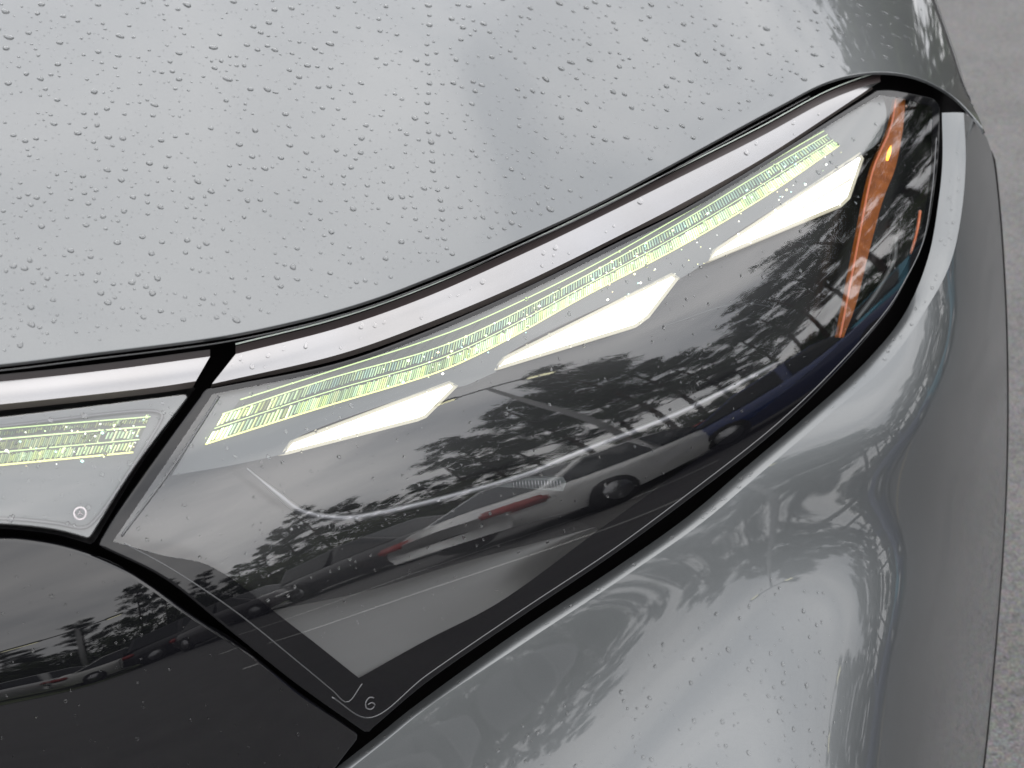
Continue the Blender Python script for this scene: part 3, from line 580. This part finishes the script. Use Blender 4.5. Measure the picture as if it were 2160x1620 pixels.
AL = ring([(1869, 338), (1873, 319), (1880, 306)], [(1880, 306), (1879, 322), (1873, 339)], [(1873, 339), (1869, 338)], step=4); sheet('marker_bulb', AL, FS, 'amber_lit', hl, step=6, off=0.0078)
sl_ = cr([(1941, 445), (1935, 485), (1922, 535)], 6); tube('marker_reflector', FS.pt(sl_[:, 0], sl_[:, 1], 0.006), 0.0013, 'amber_edge', hl, 6)
fin = cr([(1889, 500), (1886, 545), (1850, 615), (1806, 675)], 8); tube('inner_fin', FS.pt(fin[:, 0], fin[:, 1], 0.012), 0.0022, 'bezel_dark', hl, 8)
rf = [(1050, 1027), (1098, 1010), (1188, 1006), (1195, 1018), (1187, 1036), (1110, 1030)]
sheet('small_reflector', ring(*[[rf[j], rf[(j + 1) % 6]] for j in range(6)], step=8), FS, 'bezel_grey', hl, step=10, off=0.016, skirt=0.008)
for i in range(16):
    u = 1082 + i * 6.6; tube('reflector_rib', FS.pt(np.array([u, u + 1.5]), np.array([1014, 1029]), 0.0152), 0.0006, 'chrome_line', hl, 5)
# beads and lines moulded into the border
for c_, rr in (([(256, 1131), (365, 985), (462, 836)], 0.0010), ([(262, 1146), (355, 1196), (493, 1287), (630, 1397), (700, 1455), (732, 1481), (764, 1442)], 0.00055), ([(700, 1470), (778, 1514), (900, 1424), (1100, 1287), (1287, 1163), (1440, 1050), (1640, 893), (1773, 765), (1873, 650), (1905, 598), (1945, 515), (1966, 400), (1975, 290)], 0.0006)):
    p = cr(c_, 8); tube('moulded_bead', FS.pt(p[:, 0], p[:, 1], 0.0004), rr, 'bead_clear', hl, 6)
six = cr([(789, 1472), (780, 1471), (773, 1478), (771, 1487), (774, 1494), (782, 1496), (789, 1491), (790, 1485), (784, 1482), (776, 1486)], 3); o = tube('moulded_numeral', FS.pt(six[:, 0], six[:, 1], -0.0002), 0.0005, 'white_mark', hl, 5); o['label'] = 'small moulded figure 6'
for (c_, rr, mt) in (([(1676, 508), (1700, 515), (1722, 540)], 0.0006, 'bead_clear'), ([(441, 1205), (465, 1245), (495, 1295)], 0.0006, 'bead_clear'), ([(1395, 690), (1560, 640), (1660, 655)], 0.0003, 'bead_clear')):
    p = cr(c_, 6); tube('inner_edge', FS.pt(p[:, 0], p[:, 1], 0.015), rr, mt, hl, 5)
# ================================================================== what stands around the car (mirrored in lamp, grille and paint)
noise_tint(mat('needles', (0.05, 0.07, 0.035), 0.6), 0.6, (0.018, 0.030, 0.015), (0.055, 0.075, 0.035), 3)
noise_tint(mat('leaves', (0.05, 0.07, 0.03), 0.6), 0.8, (0.025, 0.040, 0.012), (0.075, 0.105, 0.030), 3)
noise_tint(mat('bark', (0.06, 0.045, 0.038), 0.9), 7, (0.035, 0.028, 0.024), (0.10, 0.075, 0.06), 5)
def tufts(centres, sizes, per, r_, length, width, flat=0.5):
    c_ = np.repeat(np.array(centres), per, 0); s_ = np.repeat(np.array(sizes), per); n_ = len(c_)
    p = r_.normal(size=(n_, 3)); p /= np.linalg.norm(p, axis=1, keepdims=True); p *= (r_.random(n_) ** 0.5)[:, None]; p[:, 2] *= flat
    base = c_ + p * s_[:, None]; d = r_.normal(size=(n_, 3)) + p * 1.2 + np.array([0, 0, 0.25]); d /= np.linalg.norm(d, axis=1, keepdims=True)
    w_ = np.cross(d, r_.normal(size=(n_, 3))); w_ /= np.linalg.norm(w_, axis=1, keepdims=True); ln = length * r_.uniform(0.6, 1.3, n_)[:, None]
    V = np.stack([base - w_ * width, base + w_ * width, base + d * ln], 1).reshape(-1, 3); F = np.arange(n_ * 3).reshape(-1, 3); return V, F
def join(parts):
    V = []; F = []; k = 0
    for v, f in parts: V.append(np.array(v, float).reshape(-1, 3)); F += [tuple(int(x) + k for x in g) for g in f]; k += len(V[-1])
    return np.vstack(V), F
def pine_meshes(seed, h=14.0):
    r_ = np.random.default_rng(seed); hgt = np.linspace(0, h, 12); ben = r_.normal(scale=0.25, size=2); tr = np.stack([ben[0] * (hgt / h) ** 2 * 2, ben[1] * (hgt / h) ** 2 * 2, hgt], 1)
    parts = [tube(None, tr, np.linspace(0.22, 0.05, 12), None, None, 8)]; cen = []; siz = []
    nl = 30
    for i in range(nl):
        z = h * (0.42 + 0.56 * (i + r_.random()) / nl); a = r_.uniform(0, 2 * math.pi); rel = (z / h - 0.42) / 0.58; ln = (2.9 * (1 - rel) ** 0.7 + 0.7) * r_.uniform(0.45, 1.15); b0 = np.array([np.interp(z, hgt, tr[:, 0]), np.interp(z, hgt, tr[:, 1]), z])
        e = b0 + np.array([math.cos(a) * ln, math.sin(a) * ln, ln * r_.uniform(0.05, 0.5)]); m_ = (b0 + e) / 2 - np.array([0, 0, 0.12 * ln]); parts.append(tube(None, [b0, m_, e], [0.06, 0.045, 0.015], None, None, 5))
        for k in range(r_.integers(3, 6)):
            f = r_.uniform(0.5, 1.08); cen.append(b0 + (e - b0) * f + r_.normal(scale=0.22, size=3) * np.array([1, 1, 0.5])); siz.append(r_.uniform(0.35, 0.75))
    cen.append(tr[-1]); siz.append(0.6)
    V, F = join(parts); t_me = bpy.data.meshes.new('pine_trunk'); t_me.from_pydata([tuple(v) for v in V], [], F); t_me.materials.append(MAT['bark'])
    V, F = tufts(cen, siz, 85, r_, 0.30, 0.035, 0.55); c_me = bpy.data.meshes.new('pine_crown'); c_me.from_pydata(V.tolist(), [], F.tolist()); c_me.materials.append(MAT['needles']); return t_me, c_me
def leafy_meshes(seed, h=8.0):
    r_ = np.random.default_rng(seed); hg = np.linspace(0, h * 0.6, 6); tr = np.stack([hg * 0, hg * 0, hg], 1); parts = [tube(None, tr, np.linspace(0.16, 0.06, 6), None, None, 8)]; cen = []; siz = []
    for i in range(46):
        d = r_.normal(size=3); d /= np.linalg.norm(d); p = np.array([0, 0, h * 0.58]) + d * np.array([h * 0.36, h * 0.36, h * 0.38]) * r_.uniform(0.5, 1.05); cen.append(p); siz.append(r_.uniform(0.5, 1.0))
        if i % 5 == 0: parts.append(tube(None, [[0, 0, h * 0.35], p * 0.5 + np.array([0, 0, h * 0.22]), p], [0.06, 0.04, 0.015], None, None, 5))
    V, F = join(parts); t_me = bpy.data.meshes.new('leafy_trunk'); t_me.from_pydata([tuple(v) for v in V], [], F); t_me.materials.append(MAT['bark'])
    V, F = tufts(cen, siz, 150, r_, 0.26, 0.09, 0.8); c_me = bpy.data.meshes.new('leafy_crown'); c_me.from_pydata(V.tolist(), [], F.tolist()); c_me.materials.append(MAT['leaves']); return t_me, c_me
PINES = [pine_meshes(s_) for s_ in (3, 11, 23, 41)]; LEAFY = [leafy_meshes(s_) for s_ in (5, 17)]
def tree(name, meshes, p, s_, rz, label, group, cat='tree'):
    e = empty(name, p, rz); e.scale = (s_, s_, s_); tag(e, label, cat, group)
    for nm_, me in (('trunk', meshes[0]), ('crown', meshes[1])):
        o = bpy.data.objects.new(nm_, me); COL.objects.link(o); o.parent = e
    return e
# azimuth, distance, top elevation seen from the lamp
TREES = [(8, 46, 8), (12, 40, 9.5), (17, 36, 12), (20, 42, 11), (24, 44, 10), (28, 46, 9), (31, 40, 11), (34, 36, 13), (37, 36, 15), (40, 38, 13), (43, 40, 10), (46, 40, 11), (49, 33, 15), (51.5, 30, 18), (54, 34, 16), (57, 28, 20), (60.5, 30, 21), (63.5, 25, 25), (66.5, 27, 23), (69.5, 30, 19), (72, 32, 16),
         (75, 26, 17), (78, 24, 19.5), (81, 21, 22), (85, 25, 22.5), (89, 20, 25), (93, 23, 25), (97, 20, 26), (102, 23, 25), (108, 20, 26), (113, 24, 24), (118, 20, 28), (125, 22, 26), (132, 19, 27), (139, 22, 24), (146, 20, 25), (153, 24, 22), (160, 26, 20)]
for i, (a, d, e) in enumerate(TREES):
    hgt = d * math.tan(R(e)) + 0.8; side = a > 116
    tree('pine_tree', PINES[(i * 7) % 4], env(a, d, 0.1), hgt / 14.0, i * 2.1, 'tall pine tree beside the parked car, mirrored in its side' if side else 'tall pine tree of the tree line mirrored in the headlight', 'pines beside the car' if side else 'pines mirrored in the headlight')
for i, (a, d, h) in enumerate([(10, 34, 4), (16, 33, 5), (22, 35, 5), (27, 34, 4.5), (31, 32, 5), (37, 33, 5.5), (43, 31, 5.5), (48, 28, 5), (54, 26, 4), (60, 25, 4), (67, 26, 4), (74, 22, 3.6), (81, 22, 3.6), (88, 21, 4), (96, 20, 5), (104, 18, 6), (111, 18, 6), (122, 15, 8), (131, 14, 7), (141, 14, 8), (150, 15, 7)]):
    tree('leafy_tree', LEAFY[i % 2], env(a, d, 0.05), h / 8.0, i * 1.7, 'low leafy tree under the pines mirrored in the car', 'leafy trees under the pines')
r_ = np.random.default_rng(9); cen = [env(a, d, z) for a, d, z in zip(r_.uniform(-12, 165, 700), r_.uniform(34, 46, 700), r_.uniform(0.2, 3.2, 700))]; V, F = tufts(cen, r_.uniform(0.7, 1.5, 700), 55, r_, 0.4, 0.16, 0.8)
tag(pymesh('undergrowth', V, F.tolist(), 'leaves', None, False), 'dense green undergrowth below the trees', 'undergrowth', kind='stuff')
# ---- lamp posts
mat('galvanised', (0.30, 0.30, 0.30), 0.5, 0.4); mat('lamp_lit', (0.9, 0.9, 0.7), 0.4, emis=(1.0, 0.95, 0.6), es=3.0)
def lamp_post(p, h, rz, label, arm=1.0):
    e = tag(empty('street_lamp', p, rz), label, 'street lamp', None)
    tube('post', [(0, 0, 0), (0, 0, h * 0.5), (0, 0, h)], [0.13, 0.11, 0.08], 'galvanised', e, 10); tube('base', [(0, 0, 0), (0, 0, 0.5)], 0.24, 'galvanised', e, 12); tube('arm', [(-arm, 0, h), (arm, 0, h)], 0.045, 'galvanised', e, 8)
    for s_ in (-1, 1):
        bm = bmesh.new(); bmesh.ops.create_cube(bm, size=1.0); bmesh.ops.scale(bm, vec=(0.75, 0.36, 0.12), verts=bm.verts); bmesh.ops.translate(bm, vec=(s_ * (arm + 0.3), 0, h), verts=bm.verts); bmesh.ops.bevel(bm, geom=bm.edges[:], offset=0.03, segments=2, affect='EDGES')
        me = bpy.data.meshes.new('lamp_head'); bm.to_mesh(me); bm.free(); o = link('lamp_head', me, 'galvanised', e)
        x = s_ * (arm + 0.3); pymesh('lamp_glass', [(x - 0.28, -0.13, h - 0.066), (x + 0.28, -0.13, h - 0.066), (x + 0.28, 0.13, h - 0.066), (x - 0.28, 0.13, h - 0.066)], [(3, 2, 1, 0)], 'lamp_lit', o, False)
lamp_post(env(60, 16), 8.4, R(40), 'grey two-headed street lamp mirrored in the middle of the headlight')
lamp_post(env(11.5, 26), 4.6, R(10), 'grey two-headed street lamp mirrored in the black grille')
# ---- parked cars
mat('tyre', (0.02, 0.02, 0.02), 0.8); mat('rim', (0.35, 0.35, 0.36), 0.3, 0.9); mat('car_glass', (0.01, 0.013, 0.015), 0.03); mat('tail_red', (0.35, 0.015, 0.012), 0.2, coat=0.5); mat('lamp_clear', (0.6, 0.6, 0.6), 0.15, 0.5)
def pcar(p, head, colour, label, L_=4.7, Wd=1.82, Ht=1.44, suv=False, mt='paint_' ):
    nm_ = 'paint_%d' % len(MAT); mat(nm_, colour, 0.35, 0.25, coat=1.0); e = tag(empty('parked_car', p, math.atan2(head[1], head[0])), label, 'car', 'cars parked across the lot')
    gc = 0.2; bl = 0.92 if not suv else 1.05; x = np.linspace(-L_ / 2, L_ / 2, 15); n_ = (x / (L_ / 2)); wd = Wd / 2 * (1 - 0.16 * np.abs(n_) ** 5) ; top = bl * (1 - 0.10 * np.clip(n_, 0, 1) ** 2 - 0.05 * np.clip(-n_, 0, 1) ** 4); top[0] *= 0.82; top[-1] *= 0.72; bot = gc + 0.14 * np.abs(n_) ** 6
    G = []
    for xi, w_, tz, bz in zip(x, wd, top, bot):
        G.append([(xi, -w_ * 0.92, bz), (xi, -w_, bz + 0.18), (xi, -w_, tz - 0.2), (xi, -w_ * 0.96, tz - 0.05), (xi, -w_ * 0.85, tz), (xi, 0, tz + 0.03), (xi, w_ * 0.85, tz), (xi, w_ * 0.96, tz - 0.05), (xi, w_, tz - 0.2), (xi, w_, bz + 0.18), (xi, w_ * 0.92, bz)])
    G = np.array(G); V, F, N = loft(G, (0, 0, 9)); V = list(V); F = [list(f) for f in F]; F += [list(range(0, 11))[::-1], list(range(14 * 11, 15 * 11))]; pymesh('body', V, F, nm_, e)
    st = [(-L_ * (0.40 if not suv else 0.47), bl - 0.02, 0.80), (-L_ * (0.22 if not suv else 0.42), Ht - 0.06, 0.66), (-L_ * 0.05, Ht, 0.66), (L_ * 0.08, Ht - 0.06, 0.66), (L_ * 0.26, bl - 0.04, 0.80)]
    V = []; F = []
    for xi, z, w_ in st: V += [(xi, -Wd / 2 * w_, z), (xi, Wd / 2 * w_, z)]
    F = [(2 * i, 2 * i + 2, 2 * i + 3, 2 * i + 1) for i in range(4)]; k = len(V); V += [(st[0][0], -Wd / 2 * 0.9, bl - 0.03), (st[-1][0], -Wd / 2 * 0.9, bl - 0.05), (st[0][0], Wd / 2 * 0.9, bl - 0.03), (st[-1][0], Wd / 2 * 0.9, bl - 0.05)]
    F += [(k, k + 1, 8, 6, 4, 2, 0), (k + 2, 1, 3, 5, 7, 9, k + 3)]; cb = pymesh('cabin', V, F, nm_, e, False)
    def pane(q4, nmx='window'):
        c_ = np.mean(q4, 0); q5 = c_ + (np.array(q4) - c_) * 0.88; nrm = np.cross(q5[1] - q5[0], q5[2] - q5[0]); nrm /= np.linalg.norm(nrm); nrm *= np.sign(nrm @ (c_ - np.array([0, 0, bl]))) ; pymesh(nmx, q5 + nrm * 0.012, [tuple(range(len(q5)))], 'car_glass', e, False)
    P_ = [np.array(v) for v in V]; pane([P_[0], P_[2], P_[3], P_[1]], 'rear_window'); pane([P_[6], P_[8], P_[9], P_[7]], 'windscreen')
    for s_ in (0, 1):
        a, b_ = (P_[k], P_[k + 1]) if s_ == 0 else (P_[k + 2], P_[k + 3]); f = 0.52; lo = a * (1 - f) + b_ * f; pane([a, lo, P_[4 + s_], P_[2 + s_], P_[0 + s_]], 'side_window'); pane([lo, b_, P_[8 + s_], P_[6 + s_], P_[4 + s_]], 'side_window')
    rw = 0.33 if not suv else 0.37
    for sx in (-0.30, 0.29):
        for s_ in (-1, 1):
            w0 = tube('wheel', [(sx * L_, s_ * (Wd / 2 - 0.20), rw), (sx * L_, s_ * (Wd / 2 + 0.012), rw)], rw, 'tyre', e, 22); tube('rim', [(sx * L_, s_ * (Wd / 2 - 0.05), rw), (sx * L_, s_ * (Wd / 2 + 0.022), rw)], rw * 0.64, 'rim', w0, 18)
    for s_ in (-1, 1):
        for nmx, sx, mtx, z0, z1 in (('tail_light', -1, 'tail_red', 0.62, 0.80), ('front_light', 1, 'lamp_clear', 0.56, 0.68)):
            bm = bmesh.new(); bmesh.ops.create_cube(bm, size=1.0); bmesh.ops.scale(bm, vec=(0.34, 0.42, z1 - z0), verts=bm.verts); bmesh.ops.translate(bm, vec=(sx * (L_ / 2 - 0.16), s_ * (Wd / 2 * 0.74), (z0 + z1) / 2 * bl / 0.92), verts=bm.verts); bmesh.ops.bevel(bm, geom=bm.edges[:], offset=0.04, segments=2, affect='EDGES')
            me = bpy.data.meshes.new(nmx); bm.to_mesh(me); bm.free(); link(nmx, me, mtx, e)
    return e
def axes(az): a = R(az); return np.array([math.sin(a), -math.cos(a)]), np.array([math.cos(a), math.sin(a)])
def heading(az, fwd, tang): A_, T_ = axes(az); return A_ * fwd + T_ * tang
pcar(env(57.5, 7.6), heading(57, 0.80, 0.6), (0.80, 0.80, 0.79), 'white saloon seen from behind, mirrored in the middle of the headlight')
pcar(env(40, 11.5), heading(40, -0.75, 0.66), (0.016, 0.017, 0.020), 'dark sport utility car left of the white saloon in the mirrored lot', 4.8, 1.92, 1.68, True)
pcar(env(27, 14), heading(25, -0.8, 0.6), (0.05, 0.045, 0.05), 'charcoal saloon at the dark end of the mirrored row')
pcar(env(66.5, 15), heading(71, 0.8, 0.6), (0.45, 0.035, 0.03), 'red saloon beyond the white saloon in the mirrored lot')
pcar(env(76, 8.8), heading(76, 0.25, 0.97), (0.018, 0.035, 0.13), 'navy blue saloon mirrored near the right end of the headlight', 4.6, 1.82, 1.46)
pcar(env(91, 11.5), heading(91, 0.3, 0.95), (0.03, 0.22, 0.32), 'teal compact car mirrored by the amber side marker', 4.2, 1.78, 1.5, True)
for i, (a, d, c_, lb_) in enumerate([(9, 21, (0.5, 0.5, 0.5), 'silver saloon nearest the lamp post mirrored in the grille'), (15.5, 19, (0.62, 0.62, 0.6), 'pale grey saloon mirrored in the middle of the grille'), (21.5, 18, (0.02, 0.02, 0.022), 'black sport utility car mirrored at the end of the grille')]):
    pcar(env(a, d), heading(a, 0.2, 0.98), c_, lb_, suv=(i == 2), Ht=1.44 if i < 2 else 1.7)

# ================================================================== rain beads
def drop_mesh(i):
    r_ = random.Random(100 + i); nc, nr = 12, 4; V = []; ex = r_.uniform(0.9, 1.15); am = [r_.uniform(-0.1, 0.1) for _ in range(4)]
    for j in range(nr):
        th = math.pi / 2 * (1 - j / nr); z = math.cos(th) ** 0.85 * 0.42; rr = math.sin(th)
        for k in range(nc):
            ph = 2 * math.pi * k / nc; w_ = 1 + am[0] * math.cos(2 * ph + am[1] * 20) + am[2] * math.cos(3 * ph + am[3] * 30); V.append((rr * w_ * math.cos(ph), rr * w_ * math.sin(ph) * ex, z - 0.02))
    V.append((0, 0, 0.40)); F = [(j * nc + k, j * nc + (k + 1) % nc, (j + 1) * nc + (k + 1) % nc, (j + 1) * nc + k) for j in range(nr - 1) for k in range(nc)] + [((nr - 1) * nc + k, (nr - 1) * nc + (k + 1) % nc, nr * nc) for k in range(nc)]; return np.array(V), F
DROPS = [drop_mesh(i) for i in range(10)]; DME = []
for i, (v, f) in enumerate(DROPS):
    me = bpy.data.meshes.new('water_drop'); me.from_pydata(v.tolist(), [], f); me.materials.append(MAT['water']); me.polygons.foreach_set('use_smooth', [True] * len(f)); DME.append(me)
def scatter(P, S, n_, rmin, rmax, power, seed, margin=6, extra=()):
    r_ = np.random.default_rng(seed); lo, hi = np.maximum(P.min(0), [-60, -60]), np.minimum(P.max(0), [2200, 1680]); out = [tuple(e) for e in extra]; X = r_.uniform(lo, hi, (n_ * 6, 2)); X = X[inside(P, X)]; X = X[bdist(P, X) > margin]; X = X[:n_ * 3]; cl = np.array([(e[0], e[1], e[2]) for e in out]).reshape(-1, 3)
    for x in X:
        rad = rmin + (rmax - rmin) * r_.random() ** power
        if len(cl) and np.any(np.hypot(cl[:, 0] - x[0], cl[:, 1] - x[1]) < (cl[:, 2] + rad) * 1.1 + 4.5): continue
        out.append((x[0], x[1], rad)); cl = np.vstack([cl, [x[0], x[1], rad]])
        if len(out) >= n_: break
    return [(o[0], o[1], o[2], S) for o in out]
def place(u, v, rad, S, k, stretch=1.0):
    p = S.pt(u, v); n_ = S.nm(np.array(float(u)), np.array(float(v))); dn = np.array([0, 0, -1.0]); y = dn - (dn @ n_) * n_; y /= np.linalg.norm(y) + 1e-9; x = np.cross(y, n_); w_ = 0.6 * math.sin(k * 12.9898); x, y = x * math.cos(w_) + y * math.sin(w_), y * math.cos(w_) - x * math.sin(w_); d = np.linalg.norm(p - CAM) / DIST
    s_ = rad * PX * d; M = np.eye(4); M[:3, 0] = x * s_; M[:3, 1] = y * s_ * stretch; M[:3, 2] = n_ * s_; M[:3, 3] = p; return M
rr_ = np.random.default_rng(4)
trail = [(903 + 3 * math.sin(i) + max(0, i - 13) * 3.3, 12 + i * 20.5, 3 + 3.5 * rr_.random()) for i in range(26)]
hood_in = inset(hood_ring, 22)
SETS = [(scatter(hood_in[hood_in[:, 0] > -900], HS, 2900, 1.1, 7.0, 3.0, 1, 4, trail), 'bead of rain water on the silver bonnet', 'rain beads on the bonnet'),
        (scatter(np.array([(960, 1640), (1150, 1480), (1420, 1330), (1640, 1200), (1760, 1250), (1800, 1400), (1760, 1640)], float), BS, 230, 1.2, 4.8, 2.2, 2, 4), 'bead of rain water on the silver bumper', 'rain beads on the bumper'),
        (scatter(INNER, FS, 620, 1.2, 4.4, 2.4, 3, 8), 'bead of rain water on the headlight lens', 'rain beads on the headlight lens'),
        (scatter(BAR, FS, 110, 1.5, 6.0, 2.2, 5, 8), 'bead of rain water on the light bar', 'rain beads on the light bar'),
        (scatter(np.vstack([cr(TR_top, 12), cr(TR_bot, 12)[::-1]]), FS, 90, 1.6, 5.0, 2.0, 6, 6), 'bead of rain water on the bright trim strip', 'rain beads on the trim'),
        (scatter(gr, GS, 90, 1.3, 4.0, 2.0, 8, 10), 'bead of rain water on the black grille panel', 'rain beads on the grille')]
allv = []
for items, lb_, gp in SETS:
    for (u, v, rad, S) in items: allv.append((rad, u, v, S, lb_, gp))
# beads along the bumper lip
for i in range(110):
    t_ = rr_.uniform(0.22, 0.97); s_ = rr_.uniform(0.25, 0.75); a, b_ = along(la, t_), along(lb, t_); allv.append((1.4 + 3.6 * rr_.random() ** 2, a, b_, (t_, s_), 'bead of rain water on the bumper lip', 'rain beads on the bumper lip'))
allv.sort(key=lambda x: -x[0]); BV = []; BF = []; kk = 0
for i, (rad, u, v, S, lb_, gp) in enumerate(allv):
    st = 1.0 + 0.5 * rr_.random() ** 3
    if isinstance(S, tuple):
        t_, s_ = S; pa, pb = FS.pt(*u, 0.0), BS.pt(*v, 0.0); p = pb + (pa - pb) * s_ + BS.nm(*[np.array(float(x)) for x in v]) * 0.0016 * math.sin(math.pi * s_)
        j = int(t_ * 239); n_ = lip[2][4 * nc + j]; x = np.cross([0.3, 0.8, 0.1], n_); x /= np.linalg.norm(x); y = np.cross(n_, x); sc_ = rad * PX; M = np.eye(4); M[:3, 0] = x * sc_; M[:3, 1] = y * sc_; M[:3, 2] = n_ * sc_; M[:3, 3] = p
    else: M = place(u, v, rad, S, i, st)
    if i < 300:
        o = bpy.data.objects.new('water_drop', DME[i % 10]); COL.objects.link(o); o.matrix_world = Matrix(M.tolist()); tag(o, lb_, 'water drop', gp)
    else:
        v0, f0 = DROPS[i % 10]; BV.append(v0 @ M[:3, :3].T + M[:3, 3]); BF += [tuple(a + kk for a in f) for f in f0]; kk += len(v0)
tag(pymesh('fine_rain_beads', np.vstack(BV), BF, 'water'), 'fine beads of rain scattered over the car panels', 'water drops', kind='stuff')
